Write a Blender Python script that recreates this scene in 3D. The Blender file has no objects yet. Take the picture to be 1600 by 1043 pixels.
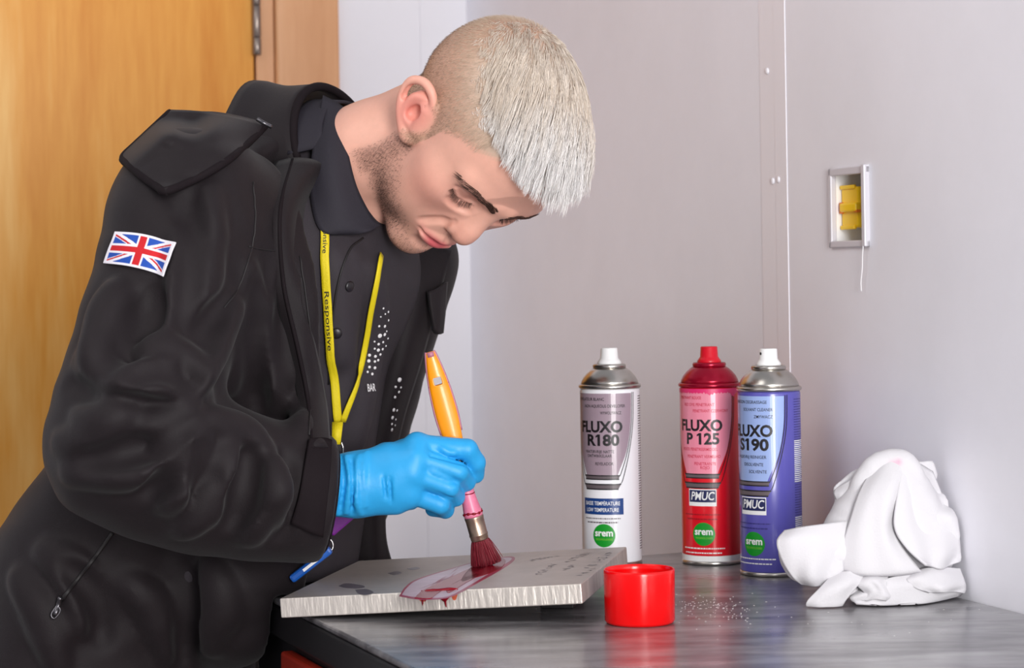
import bpy, bmesh, math, random
import numpy as np
from mathutils import Vector, Matrix
from mathutils.bvhtree import BVHTree

random.seed(7); rng = np.random.default_rng(7)
S = bpy.context.scene
COL = S.collection

# ---------------------------------------------------------------- camera, world, lights, exposure
FPX = 3400.0                     # focal length in pixels of the 1600 x 1043 frame (76 mm lens)
CAMZ = 1.215                     # camera height, 31.5 cm above the bench top
ROLL = math.radians(0.9)
HY = 430.0                       # pixel row of the horizon in the middle of the frame
cd = bpy.data.cameras.new('camera'); cam = bpy.data.objects.new('camera', cd); COL.objects.link(cam)
cd.sensor_width = 36.0; cd.lens = 36.0 * FPX / 1600.0
cd.shift_y = -(521.5 - HY) / 1600.0
cam.matrix_world = Matrix.Translation((0, 0, CAMZ)) @ Matrix.Rotation(math.pi / 2, 4, 'X') @ Matrix.Rotation(-ROLL, 4, 'Z')
cd.clip_start = 0.02
cd.dof.use_dof = True; cd.dof.focus_distance = 2.13; cd.dof.aperture_fstop = 9.0
S.camera = cam

W = bpy.data.worlds.new('room_light'); S.world = W; W.use_nodes = True
W.node_tree.nodes['Background'].inputs[0].default_value = (0.93, 0.94, 1.0, 1)
W.node_tree.nodes['Background'].inputs[1].default_value = 0.36

def area(name, loc, target, sx, sy, power, col=(1, 1, 1)):
    l = bpy.data.lights.new(name, 'AREA'); l.shape = 'RECTANGLE'; l.size = sx; l.size_y = sy
    l.energy = power; l.color = col
    o = bpy.data.objects.new(name, l); COL.objects.link(o); o.location = loc
    d = Vector(target) - Vector(loc); o.rotation_euler = d.to_track_quat('-Z', 'Y').to_euler()
    return o
area('key_softbox', (0.62, -0.40, 1.42), (0.02, 2.2, 1.08), 0.6, 1.35, 61, (1.0, 0.985, 0.97))
area('ceiling_panel', (-1.15, 1.20, 2.62), (-1.0, 1.5, 0.0), 1.2, 1.2, 12, (1.0, 0.97, 0.94))
S.view_settings.view_transform = 'Standard'; S.view_settings.look = 'None'
S.view_settings.exposure = 0.09; S.view_settings.gamma = 1.0; S.view_settings.use_curve_mapping = False

# ---------------------------------------------------------------- pixel -> place
cR, sR = math.cos(ROLL), math.sin(ROLL)
def ray(px, py):
    u = (px - 800.0) / FPX; v = (HY - py) / FPX
    return np.array([u * cR + v * sR, 1.0, -u * sR + v * cR])
CAM = np.array([0, 0, CAMZ])
SH = 0.741                       # distances below are noted from a plane 0.741 m in front of the camera
def P(px, py, d):                # point seen at a pixel, at depth d
    return CAM + ray(px, py) * (d + SH)
def Pz(px, py, z):               # point seen at a pixel on the level z
    r = ray(px, py); return CAM + r * ((z - CAMZ) / r[2])
def mm(px_len, d): return px_len * d / FPX

# ---------------------------------------------------------------- materials
def mat(name, col, rough=0.5, metal=0.0, spec=0.5, var=0.0, vscale=20, bump=0.0, bscale=200, coat=0.0, vcol=None,
        sss=0.0, stretch=(1, 1, 1), sheen=0.0, emit=None, trans=0.0):
    m = bpy.data.materials.new(name); m.use_nodes = True
    nt = m.node_tree; b = nt.nodes['Principled BSDF']; L = nt.links
    b.inputs['Base Color'].default_value = (*col, 1); b.inputs['Roughness'].default_value = rough
    b.inputs['Metallic'].default_value = metal; b.inputs['Specular IOR Level'].default_value = spec
    b.inputs['Coat Weight'].default_value = coat; b.inputs['Coat Roughness'].default_value = 0.08
    b.inputs['Transmission Weight'].default_value = trans
    if sheen: b.inputs['Sheen Weight'].default_value = sheen; b.inputs['Sheen Roughness'].default_value = 0.5
    if sss:
        b.inputs['Subsurface Weight'].default_value = sss; b.inputs['Subsurface Radius'].default_value = (1.0, 0.45, 0.3)
        b.inputs['Subsurface Scale'].default_value = 0.006
    tc = nt.nodes.new('ShaderNodeTexCoord'); mp = nt.nodes.new('ShaderNodeMapping'); mp.inputs['Scale'].default_value = stretch
    L.new(tc.outputs['Object'], mp.inputs['Vector'])
    src = None
    if vcol:
        a = nt.nodes.new('ShaderNodeVertexColor'); a.layer_name = vcol; src = a.outputs['Color']
        L.new(src, b.inputs['Base Color'])
    if var:
        n = nt.nodes.new('ShaderNodeTexNoise'); n.inputs['Scale'].default_value = vscale; n.inputs['Detail'].default_value = 6
        n.inputs['Roughness'].default_value = 0.65
        L.new(mp.outputs[0], n.inputs['Vector'])
        r = nt.nodes.new('ShaderNodeMapRange'); r.inputs[1].default_value = 0.25; r.inputs[2].default_value = 0.75
        r.inputs[3].default_value = 1 - var; r.inputs[4].default_value = 1 + var
        L.new(n.outputs['Fac'], r.inputs['Value'])
        x = nt.nodes.new('ShaderNodeVectorMath'); x.operation = 'SCALE'
        if src: L.new(src, x.inputs[0])
        else: x.inputs[0].default_value = col
        L.new(r.outputs[0], x.inputs['Scale']); L.new(x.outputs[0], b.inputs['Base Color'])
    if bump:
        n2 = nt.nodes.new('ShaderNodeTexNoise'); n2.inputs['Scale'].default_value = bscale; n2.inputs['Detail'].default_value = 4
        L.new(mp.outputs[0], n2.inputs['Vector'])
        bp = nt.nodes.new('ShaderNodeBump'); bp.inputs['Strength'].default_value = bump; bp.inputs['Distance'].default_value = 0.002
        L.new(n2.outputs['Fac'], bp.inputs['Height']); L.new(bp.outputs[0], b.inputs['Normal'])
    m['bsdf'] = 1
    return m

def wood(name, c1, c2, c3):
    m = mat(name, c1, 0.38); nt = m.node_tree; b = nt.nodes['Principled BSDF']; L = nt.links
    mp = [n for n in nt.nodes if n.type == 'MAPPING'][0]; mp.inputs['Scale'].default_value = (5.5, 5.5, 0.55)
    n = nt.nodes.new('ShaderNodeTexNoise'); n.inputs['Scale'].default_value = 1.6; n.inputs['Detail'].default_value = 5; n.inputs['Distortion'].default_value = 0.6
    n2 = nt.nodes.new('ShaderNodeTexNoise'); n2.inputs['Scale'].default_value = 22; n2.inputs['Detail'].default_value = 6
    L.new(mp.outputs[0], n.inputs['Vector']); L.new(mp.outputs[0], n2.inputs['Vector'])
    cr = nt.nodes.new('ShaderNodeValToRGB'); e = cr.color_ramp.elements
    e[0].position = 0.3; e[0].color = (*c1, 1); e[1].position = 0.72; e[1].color = (*c3, 1)
    x = cr.color_ramp.elements.new(0.52); x.color = (*c2, 1)
    ad = nt.nodes.new('ShaderNodeMath'); ad.operation = 'MULTIPLY_ADD'; ad.inputs[1].default_value = 0.22
    L.new(n2.outputs['Fac'], ad.inputs[0])
    sb = nt.nodes.new('ShaderNodeMath'); sb.operation = 'SUBTRACT'; sb.inputs[1].default_value = 0.11
    L.new(n.outputs['Fac'], sb.inputs[0]); L.new(sb.outputs[0], ad.inputs[2])
    L.new(ad.outputs[0], cr.inputs['Fac']); L.new(cr.outputs['Color'], b.inputs['Base Color'])
    return m

def lin(r, g, b):
    f = lambda c: (c / 255 / 12.92) if c / 255 <= 0.04045 else ((c / 255 + 0.055) / 1.055) ** 2.4
    return (f(r), f(g), f(b))

# ---------------------------------------------------------------- object helpers
def tag(o, label=None, cat=None, group=None, kind=None):
    if label: o['label'] = label
    if cat: o['category'] = cat
    if group: o['group'] = group
    if kind: o['kind'] = kind
    return o
def link(name, me, m=None, parent=None, smooth=True):
    if m is not None and not me.materials: me.materials.append(m)
    o = bpy.data.objects.new(name, me); COL.objects.link(o)
    if smooth:
        me.polygons.foreach_set('use_smooth', np.ones(len(me.polygons), dtype=bool))
    if parent is not None:
        o.parent = parent; o.matrix_parent_inverse = parent.matrix_world.inverted()
    return o
def empty(name, loc):
    o = bpy.data.objects.new(name, None); COL.objects.link(o); o.location = loc; o.empty_display_size = 0.02
    bpy.context.view_layer.update()
    return o
def mesh(name, v, f):
    me = bpy.data.meshes.new(name); me.from_pydata([tuple(map(float, p)) for p in v], [], [tuple(map(int, q)) for q in f]); me.update(); return me
def mesh_np(name, v, quads):
    me = bpy.data.meshes.new(name); v = np.asarray(v, dtype=np.float32); q = np.asarray(quads, dtype=np.int32)
    k = q.shape[1]
    me.vertices.add(len(v)); me.vertices.foreach_set('co', v.ravel())
    me.loops.add(q.size); me.loops.foreach_set('vertex_index', q.ravel())
    me.polygons.add(len(q)); me.polygons.foreach_set('loop_start', np.arange(len(q), dtype=np.int32) * k)
    me.update(calc_edges=True); return me
def bm_mesh(name, bm):
    me = bpy.data.meshes.new(name); bm.to_mesh(me); bm.free(); return me
def box_bm(lo, hi, bev=0.0, seg=2):
    bm = bmesh.new(); bmesh.ops.create_cube(bm, size=1)
    for v in bm.verts:
        v.co = Vector([lo[i] + (v.co[i] + 0.5) * (hi[i] - lo[i]) for i in range(3)])
    if bev: bmesh.ops.bevel(bm, geom=bm.edges[:], offset=bev, segments=seg, affect='EDGES', profile=0.5)
    return bm
def frame(o, ex, ez=(0, 0, 1)):  # matrix from local axes: x = ex, z = ez
    x = Vector(ex).normalized(); z = Vector(ez); y = z.cross(x).normalized(); z = x.cross(y).normalized()
    M = Matrix((x, y, z)).transposed().to_4x4(); M.translation = Vector(o); return M
def prism_bm(poly, z0, z1, bev=0.0, seg=2, edges='all'):
    bm = bmesh.new(); a = [bm.verts.new((p[0], p[1], z0)) for p in poly]; b = [bm.verts.new((p[0], p[1], z1)) for p in poly]
    n = len(poly); bm.faces.new(a[::-1]); bm.faces.new(b)
    for i in range(n): bm.faces.new((a[i], a[(i + 1) % n], b[(i + 1) % n], b[i]))
    bmesh.ops.recalc_face_normals(bm, faces=bm.faces[:])
    if bev: bmesh.ops.bevel(bm, geom=bm.edges[:], offset=bev, segments=seg, affect='EDGES', profile=0.5)
    return bm
def lathe_me(name, prof, n=64):
    v = []; f = []
    for r, z in prof:
        for i in range(n):
            a = 2 * math.pi * i / n; v.append((r * math.cos(a), r * math.sin(a), z))
    m = len(prof)
    for j in range(m - 1):
        for i in range(n):
            f.append((j * n + i, j * n + (i + 1) % n, (j + 1) * n + (i + 1) % n, (j + 1) * n + i))
    f.append(tuple(range(n))[::-1]); f.append(tuple((m - 1) * n + i for i in range(n)))
    return mesh(name, v, f)
def spline(pts, n):              # Catmull-Rom through points
    p = np.asarray(pts, float); p = np.vstack([2 * p[0] - p[1], p, 2 * p[-1] - p[-2]]); m = len(p) - 3
    t = np.linspace(0, m - 1e-9, n); i = t.astype(int); u = (t - i)[:, None]
    a, b, c, d = p[i], p[i + 1], p[i + 2], p[i + 3]
    return 0.5 * (2 * b + (c - a) * u + (2 * a - 5 * b + 4 * c - d) * u ** 2 + (3 * b - a - 3 * c + d) * u ** 3)
def tube_me(name, pts, rad, n=8, closed=False):
    p = np.asarray(pts, float); k = len(p); rad = np.broadcast_to(np.asarray(rad, float), (k,))
    t = np.gradient(p, axis=0)
    if closed: t = np.roll(p, -1, 0) - np.roll(p, 1, 0)
    t /= np.linalg.norm(t, axis=1)[:, None] + 1e-12
    ref = np.array([0, 0, 1.0]) if abs(t[0][2]) < 0.9 else np.array([1.0, 0, 0])
    v = []; f = []; u = np.cross(t[0], ref); u /= np.linalg.norm(u)
    for i in range(k):
        u = u - t[i] * u.dot(t[i]); u /= np.linalg.norm(u); w = np.cross(t[i], u)
        for j in range(n):
            a = 2 * math.pi * j / n; v.append(p[i] + rad[i] * (math.cos(a) * u + math.sin(a) * w))
    for i in range(k if closed else k - 1):
        for j in range(n):
            i2 = (i + 1) % k
            f.append((i * n + j, i * n + (j + 1) % n, i2 * n + (j + 1) % n, i2 * n + j))
    if not closed: f.append(tuple(range(n))[::-1]); f.append(tuple((k - 1) * n + j for j in range(n)))
    return mesh(name, v, f)
def sheet_me(name, grid, th, wrap=False):   # grid [nu][nv] of points -> closed sheet of the given thickness
    g = np.asarray(grid, float); nu, nv = g.shape[:2]
    du = np.gradient(g, axis=0); dv = np.gradient(g, axis=1); n = np.cross(du, dv); n /= np.linalg.norm(n, axis=2)[..., None] + 1e-12
    A = (g + n * th / 2).reshape(-1, 3); B = (g - n * th / 2).reshape(-1, 3); N = nu * nv; f = []
    I = lambda i, j: i * nv + j
    for i in range(nu - 1):
        for j in range(nv - 1):
            f.append((I(i, j), I(i + 1, j), I(i + 1, j + 1), I(i, j + 1)))
            f.append((N + I(i, j), N + I(i, j + 1), N + I(i + 1, j + 1), N + I(i + 1, j)))
    rim = [I(i, 0) for i in range(nu)] + [I(nu - 1, j) for j in range(1, nv)] + [I(i, nv - 1) for i in range(nu - 2, -1, -1)] + [I(0, j) for j in range(nv - 2, 0, -1)]
    for a, b in zip(rim, rim[1:] + rim[:1]): f.append((a, N + a, N + b, b))
    me = mesh(name, np.vstack([A, B]), f)
    bm = bmesh.new(); bm.from_mesh(me); bmesh.ops.recalc_face_normals(bm, faces=bm.faces[:]); bm.to_mesh(me); bm.free()
    return me
def grid_interp(ctrl, nu, nv):   # smooth surface through a coarse control grid
    c = np.asarray(ctrl, float)
    a = np.stack([spline(c[:, j], nu) for j in range(c.shape[1])], 1)
    return np.stack([spline(a[i], nv) for i in range(nu)], 0)

# ---------------------------------------------------------------- signed distance modelling
def smin(a, b, k):
    if k <= 0: return np.minimum(a, b)
    h = np.maximum(k - np.abs(a - b), 0) / k
    return np.minimum(a, b) - h * h * k * 0.25
def axis_pts(lo, hi, step):
    return np.arange(lo, hi + step, step)
class Field:
    def __init__(s, lo, hi, step, origin=None, rot=None):
        s.ax = [axis_pts(lo[i], hi[i], step).astype(np.float32) for i in range(3)]
        s.D = np.full([len(a) for a in s.ax], 1.0, np.float32); s.step = step
        s.o = np.zeros(3) if origin is None else np.asarray(origin, float)
        s.R = np.eye(3) if rot is None else np.asarray(rot, float)
    def loc(s, p): return (np.asarray(p, float) - s.o) @ s.R          # world -> field
    def wor(s, p): return np.asarray(p) @ s.R.T + s.o                 # field -> world
    def _sub(s, lo, hi):
        sl = []
        for i in range(3):
            a = np.searchsorted(s.ax[i], lo[i]); b = np.searchsorted(s.ax[i], hi[i])
            if b <= a: return None
            sl.append(slice(a, b))
        X = s.ax[0][sl[0]][:, None, None]; Y = s.ax[1][sl[1]][None, :, None]; Z = s.ax[2][sl[2]][None, None, :]
        return tuple(sl), X, Y, Z
    def put(s, lo, hi, fn, k, op='u'):
        m = k + 3.5 * s.step
        q = s._sub(np.asarray(lo) - m, np.asarray(hi) + m)
        if q is None: return
        sl, X, Y, Z = q; d = fn(X, Y, Z); a = s.D[sl]
        if op == 'u': s.D[sl] = smin(a, d, k)
        elif op == 's': s.D[sl] = -smin(-a, d, k)
    def ball(s, c, r, k=0.01, op='u'):
        c = np.asarray(c, float); s.put(c - r, c + r, lambda X, Y, Z: np.sqrt((X - c[0]) ** 2 + (Y - c[1]) ** 2 + (Z - c[2]) ** 2) - r, k, op)
    def ell(s, c, r, k=0.01, op='u', R=None):
        c = np.asarray(c, float); r = np.asarray(r, float); e = r if R is None else np.full(3, r.max())
        def fn(X, Y, Z):
            x, y, z = X - c[0], Y - c[1], Z - c[2]
            if R is not None:
                x, y, z = [R[0][i] * x + R[1][i] * y + R[2][i] * z for i in range(3)]   # local = R^T p
            k0 = np.sqrt((x / r[0]) ** 2 + (y / r[1]) ** 2 + (z / r[2]) ** 2)
            k1 = np.sqrt((x / r[0] ** 2) ** 2 + (y / r[1] ** 2) ** 2 + (z / r[2] ** 2) ** 2) + 1e-6
            return k0 * (k0 - 1) / k1
        s.put(c - e, c + e, fn, k, op)
    def cap(s, a, b, ra, rb, k=0.01, op='u'):
        a = np.asarray(a, float); b = np.asarray(b, float); ab = b - a; L2 = ab.dot(ab) + 1e-12; rm = max(ra, rb)
        def fn(X, Y, Z):
            x, y, z = X - a[0], Y - a[1], Z - a[2]
            t = np.clip((x * ab[0] + y * ab[1] + z * ab[2]) / L2, 0, 1)
            return np.sqrt((x - t * ab[0]) ** 2 + (y - t * ab[1]) ** 2 + (z - t * ab[2]) ** 2) - (ra + (rb - ra) * t)
        s.put(np.minimum(a, b) - rm, np.maximum(a, b) + rm, fn, k, op)
    def line(s, pts, rads, k=0.01, op='u', n=None):
        p = np.asarray(pts, float); r = np.broadcast_to(np.asarray(rads, float), (len(p),))
        if n: q = spline(np.c_[p, r], n); p, r = q[:, :3], q[:, 3]
        for i in range(len(p) - 1): s.cap(p[i], p[i + 1], r[i], r[i + 1], k, op)
    def ecap(s, a, b, wa, wb, u, k=0.02, op='u'):   # tapered capsule with elliptical section; wa=(along u, across)
        a = np.asarray(a, float); b = np.asarray(b, float); ab = b - a; L = np.linalg.norm(ab); t_ = ab / L
        u = np.asarray(u, float); u = u - t_ * u.dot(t_); u /= np.linalg.norm(u); w = np.cross(t_, u); rm = max(*wa, *wb)
        def fn(X, Y, Z):
            x, y, z = X - a[0], Y - a[1], Z - a[2]
            h = x * t_[0] + y * t_[1] + z * t_[2]; t = np.clip(h / L, 0, 1)
            A = wa[0] + (wb[0] - wa[0]) * t; B = wa[1] + (wb[1] - wa[1]) * t
            p = (x * u[0] + y * u[1] + z * u[2]) / A; q = (x * w[0] + y * w[1] + z * w[2]) / B
            e = (h - t * L) / np.minimum(A, B)
            n = np.sqrt(p * p + q * q + e * e)
            g = np.sqrt((p / A) ** 2 + (q / B) ** 2 + (e / np.minimum(A, B)) ** 2) + 1e-6
            return n * (n - 1) / g
        s.put(np.minimum(a, b) - rm, np.maximum(a, b) + rm, fn, k, op)
    def sample(s, p):                                # trilinear lookup, field coordinates
        p = np.atleast_2d(p); idx = []; fr = []
        for i in range(3):
            x = (p[:, i] - s.ax[i][0]) / s.step; x = np.clip(x, 0, len(s.ax[i]) - 1.001); j = x.astype(int); idx.append(j); fr.append(x - j)
        D = s.D; i, j, k = idx; a, b, c = fr
        g = lambda I, J, K: D[i + I, j + J, k + K]
        return (((g(0,0,0)*(1-c)+g(0,0,1)*c)*(1-b)+(g(0,1,0)*(1-c)+g(0,1,1)*c)*b)*(1-a)
              + ((g(1,0,0)*(1-c)+g(1,0,1)*c)*(1-b)+(g(1,1,0)*(1-c)+g(1,1,1)*c)*b)*a)
    def grad(s, p):
        e = s.step; p = np.atleast_2d(p); g = np.stack([s.sample(p + np.eye(3)[i] * e) - s.sample(p - np.eye(3)[i] * e) for i in range(3)], 1)
        return g / (np.linalg.norm(g, axis=1)[:, None] + 1e-9)
    def hit(s, px, py, off=0.0, d0=1.6, d1=3.0):    # first surface point along a pixel's ray (world), moved out by off
        t = np.arange(d0, d1, 0.0015); r = ray(px, py); w = CAM + t[:, None] * r; q = s.loc(w)
        ok = np.all([(q[:, i] > s.ax[i][0]) & (q[:, i] < s.ax[i][-1]) for i in range(3)], axis=0)
        v = np.where(ok, s.sample(q), 1.0); n = np.argmax(v < 0)
        if v[n] >= 0: return None
        p = q[n]; p = p + s.grad(p)[0] * (off - v[n]); return s.wor(p)
    def hits(s, pts, off=0.0, fallback=2.14):
        o = []
        for p in pts:
            h = s.hit(p[0], p[1], off); o.append(h if h is not None else CAM + ray(p[0], p[1]) * (fallback if not o else o[-1][1]))
        return np.array(o)
    def mesh(s):                                     # naive surface nets
        D = s.D; S_ = D < 0; c = np.zeros([n - 1 for n in D.shape], np.uint8)
        for i in (0, 1):
            for j in (0, 1):
                for k in (0, 1): c += S_[i:D.shape[0]-1+i, j:D.shape[1]-1+j, k:D.shape[2]-1+k]
        I, J, K = np.nonzero((c > 0) & (c < 8)); N = len(I)
        idx = np.full(c.shape, -1, np.int32); idx[I, J, K] = np.arange(N)
        off = [(i, j, k) for i in (0, 1) for j in (0, 1) for k in (0, 1)]
        V = [D[I+o[0], J+o[1], K+o[2]] for o in off]; C = [np.stack([s.ax[0][I+o[0]], s.ax[1][J+o[1]], s.ax[2][K+o[2]]], 1) for o in off]
        acc = np.zeros((N, 3)); cnt = np.zeros(N)
        for a in range(8):
            for b in range(a + 1, 8):
                if sum(abs(off[a][q] - off[b][q]) for q in range(3)) != 1: continue
                m = (V[a] < 0) != (V[b] < 0); t = V[a][m] / (V[a][m] - V[b][m])
                acc[m] += C[a][m] + t[:, None] * (C[b][m] - C[a][m]); cnt[m] += 1
        v = acc / cnt[:, None]; F = []
        for ax in range(3):
            sh = [slice(1, -1)] * 3; sh[ax] = slice(0, -1); s0 = S_[tuple(sh)]; sh2 = list(sh); sh2[ax] = slice(1, None); s1 = S_[tuple(sh2)]
            A, B, Cc = np.nonzero(s0 != s1); p = [A, B, Cc]
            for q in range(3):
                if q != ax: p[q] = p[q] + 1
            b_, c_ = [(1, 2), (2, 0), (0, 1)][ax]
            def cell(db, dc):
                z = list(p); z[b_] = z[b_] - db; z[c_] = z[c_] - dc; return idx[z[0], z[1], z[2]]
            Q = np.stack([cell(1, 1), cell(0, 1), cell(0, 0), cell(1, 0)], 1)
            fl = s0[A, B, Cc]; Q[~fl] = Q[~fl][:, ::-1]; F.append(Q)
        return v, np.vstack(F)
def smooth_np(v, f, it=1, lam=0.5):
    n = len(v); e = np.vstack([f[:, [0, 1]], f[:, [1, 2]], f[:, [2, 3]], f[:, [3, 0]]])
    for _ in range(it):
        acc = np.zeros((n, 3)); c = np.bincount(np.r_[e[:, 0], e[:, 1]], minlength=n)
        for q in range(3): acc[:, q] = np.bincount(np.r_[e[:, 0], e[:, 1]], np.r_[v[e[:, 1], q], v[e[:, 0], q]], minlength=n)
        v = v + lam * (acc / c[:, None] - v)
    return v
def field_obj(name, F, m, parent=None, it=1):
    v, f = F.mesh(); v = smooth_np(v, f, it) if it else v
    return link(name, mesh_np(name, F.wor(v), f), m, parent), v, f
def vcolor(me, col, name='col'):
    a = me.color_attributes.new(name, 'FLOAT_COLOR', 'POINT'); c = np.ones((len(me.vertices), 4), np.float32); c[:, :3] = col
    a.data.foreach_set('color', c.ravel())
def sstep(a, b, x):
    t = np.clip((x - a) / (b - a), 0, 1); return t * t * (3 - 2 * t)
def strands_me(name, paths, r0, sides=3, tip=0.15):  # paths [N,K,3] -> thin tapering hairs
    N, K, _ = paths.shape; t = np.gradient(paths, axis=1); t /= np.linalg.norm(t, axis=2)[..., None] + 1e-9
    ref = rng.normal(size=(N, 1, 3)); u = np.cross(t, ref); u /= np.linalg.norm(u, axis=2)[..., None] + 1e-9; w = np.cross(t, u)
    r = (np.asarray(r0).reshape(-1, 1, 1) if np.ndim(r0) else r0) * (np.linspace(1, 0, K) ** 0.6 * (1 - tip) + tip)[None, :, None]
    V = np.stack([paths + r * (math.cos(2*math.pi*j/sides) * u + math.sin(2*math.pi*j/sides) * w) for j in range(sides)], 2)
    base = (np.arange(N)[:, None, None] * K + np.arange(K - 1)[None, :, None]) * sides + np.arange(sides)[None, None, :]
    nx = (np.arange(N)[:, None, None] * K + np.arange(K - 1)[None, :, None]) * sides + ((np.arange(sides) + 1) % sides)[None, None, :]
    Q = np.stack([base, nx, nx + sides, base + sides], 3).reshape(-1, 4)
    return mesh_np(name, V.reshape(-1, 3), Q)
# ---------------------------------------------------------------- room
TZ = 0.90                                            # bench top
wd = np.array([0.3406, -0.9402, 0.0])                # direction of the side wall, coming towards the camera
wn = np.array([0.9402, 0.3406, 0.0])                 # its outward side
W0 = Pz(1600, 957, TZ) * np.array([1, 1, 0])
_r = ray(735, 430); corner = _r * ((W0 @ wn) / (_r @ wn)) * np.array([1, 1, 0])
def wall_depth(px): r = ray(px, 430); return (W0 @ wn) / (r @ wn)
M_wall = mat('white_wall_panel', lin(238, 237, 244), 0.40, var=0.035, vscale=6, bump=0.05, bscale=90, spec=0.4)
M_wall2 = mat('white_wall_paint', lin(236, 234, 240), 0.5, var=0.015, vscale=5)
M_trim = mat('white_joint_trim', lin(240, 237, 243), 0.35)
M_door = wood('door_veneer', lin(212, 130, 38), lin(234, 164, 72), lin(248, 196, 116))
M_door.node_tree.nodes['Principled BSDF'].inputs['Specular IOR Level'].default_value = 0.25
M_frame = wood('frame_wood', lin(206, 146, 98), lin(220, 163, 116), lin(230, 178, 134))
M_floor = mat('grey_vinyl_floor', lin(120, 118, 120), 0.5, var=0.08, vscale=12)
def wall_local(lo, hi, org, ex, bev=0.0):            # box in a wall's own frame: x along the wall, y into the wall, z up
    bm = box_bm(lo, hi, bev); bm.transform(frame(org, ex)); return bm
def struct(name, bm, m, parent=None, smooth=False):
    o = link(name, bm_mesh(name, bm), m, parent, smooth)
    if parent is None: o['kind'] = 'structure'
    return o
struct('floor', box_bm((-3, -1.2, -0.05), (2.2, 4.2, 0.0)), M_floor)
# side wall: local x runs along wd from the corner, local y points into the wall
def wall_x(px):                                      # distance along the side wall of what a pixel column shows there
    r = ray(px, 430); t = (W0 @ wn) / (r @ wn); return ((CAM + r * t) - corner) @ wd
LW = 4.6; xj = wall_x(1215); xb0, xb1 = wall_x(1301), wall_x(1360)
BZ0, BZ1 = (CAM + ray(1330, 386) * wall_depth(1330))[2], (CAM + ray(1330, 261) * wall_depth(1330))[2]
EXW = wd
def side_box(x0, x1, y0, y1, z0, z1, bev=0.0):       # local y: 0 = wall face, positive = into the wall
    bm = box_bm((x0, y0, z0), (x1, y1, z1), bev); bm.transform(frame(corner, wd)); return bm
H = 2.75
hx0, hx1, hz0, hz1 = xb0 + 0.004, xb1 - 0.004, BZ0 + 0.005, BZ1 - 0.005
bm = bmesh.new()
for (x0, x1, z0, z1) in ((0, hx0, 0, H), (hx1, LW, 0, H), (hx0, hx1, 0, hz0), (hx0, hx1, hz1, H)):
    b2 = side_box(x0, x1, 0, 0.06, z0, z1); me_ = bm_mesh('t', b2); bm.from_mesh(me_); bpy.data.meshes.remove(me_)
bmesh.ops.remove_doubles(bm, verts=bm.verts[:], dist=1e-5)
wall_side = struct('wall_right', bm, M_wall)
# joint between two wall panels: a shallow cover strip on each side, with a pair of screws
for i, (a, b) in enumerate(((-0.036, 0.0), (0.0, 0.028))):
    struct('trim_%d' % (i + 1), side_box(xj + a, xj + b, -0.0006 - 0.0003 * i, 0.0, 0.0, H, 0.0002), M_trim)
def screw(x, z, nm='screw'):
    me = lathe_me('screw', [(0.0, -0.001), (0.0036, -0.001), (0.0036, 0.0006), (0.0026, 0.0013), (0.0012, 0.0016), (0.0, 0.0016)], 16)
    o = link(nm, me, M_trim, wall_side)
    o.matrix_world = frame(corner, wd) @ Matrix.Translation((x, -0.001, z)) @ Matrix.Rotation(math.pi / 2, 4, 'X')
    return o
zs = (CAM + ray(1222, 281) * wall_depth(1222))[2]
screw(xj - 0.0065, zs - 0.0005); screw(xj + 0.0075, zs + 0.0005)
screw(xj - 0.016, (CAM + ray(1200, 112) * wall_depth(1200))[2]); 
# recessed wall box with a yellow latch and a loose thread
M_frame_grey = mat('grey_plastic_frame', lin(208, 205, 212), 0.35); M_box_in = mat('white_box_inside', lin(240, 240, 242), 0.4)
M_yel = mat('yellow_plastic', lin(255, 208, 14), 0.35); M_org = mat('orange_plastic', lin(228, 120, 20), 0.4)
wb = empty('wall_box', Vector(frame(corner, wd) @ Vector(((xb0 + xb1) / 2, 0, (BZ0 + BZ1) / 2))))
tag(wb, 'small recessed wall box with grey frame and yellow latch inside', 'wall box')
def side_part(name, m, args, bev=0.0, parent=wb): return link(name, bm_mesh(name, side_box(*args, bev)), m, parent, False)
for nm, a in (('frame_side', (xb0, xb0 + 0.006, -0.004, 0.003, BZ0, BZ1)), ('frame_side', (xb1 - 0.007, xb1, -0.006, 0.003, BZ0, BZ1 + 0.001)),
              ('frame_rail', (xb0, xb1, -0.004, 0.003, BZ0, BZ0 + 0.007)), ('frame_rail', (xb0, xb1, -0.004, 0.003, BZ1 - 0.008, BZ1))):
    side_part(nm, M_frame_grey, a, 0.0012)
side_part('back_panel', M_box_in, (hx0, hx1, 0.034, 0.037, hz0, hz1))
for a in ((hx0 - 0.001, hx0 + 0.001, 0.002, 0.036, hz0, hz1), (hx1 - 0.001, hx1 + 0.001, 0.002, 0.036, hz0, hz1)): side_part('side_panel', M_box_in, a)
for a in ((hx0, hx1, 0.002, 0.036, hz0 - 0.001, hz0 + 0.001), (hx0, hx1, 0.002, 0.036, hz1 - 0.001, hz1 + 0.001)): side_part('end_panel', M_box_in, a)
zc = (BZ0 + BZ1) / 2; xl = xb0 + 0.001; 
latch = side_part('latch_plate', M_yel, (xl + 0.006, xl + 0.042, 0.008, 0.034, zc - 0.021, zc + 0.022), 0.002)
for z0, z1 in ((-0.023, -0.0185), (0.0195, 0.024)): side_part('latch_ridge', M_yel, (xl + 0.006, xl + 0.036, 0.006, 0.010, zc + z0, zc + z1), 0.0012, latch)
side_part('latch_bar', M_yel, (xl + 0.010, xl + 0.045, 0.003, 0.010, zc - 0.0045, zc + 0.005), 0.002, latch)
side_part('latch_edge', M_org, (xl + 0.006, xl + 0.011, 0.005, 0.010, zc - 0.006, zc + 0.006), 0.001, latch)
side_part('latch_clip', M_org, (xl + 0.039, xl + 0.046, 0.004, 0.010, zc - 0.0055, zc - 0.0025), 0.001, latch)
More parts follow.
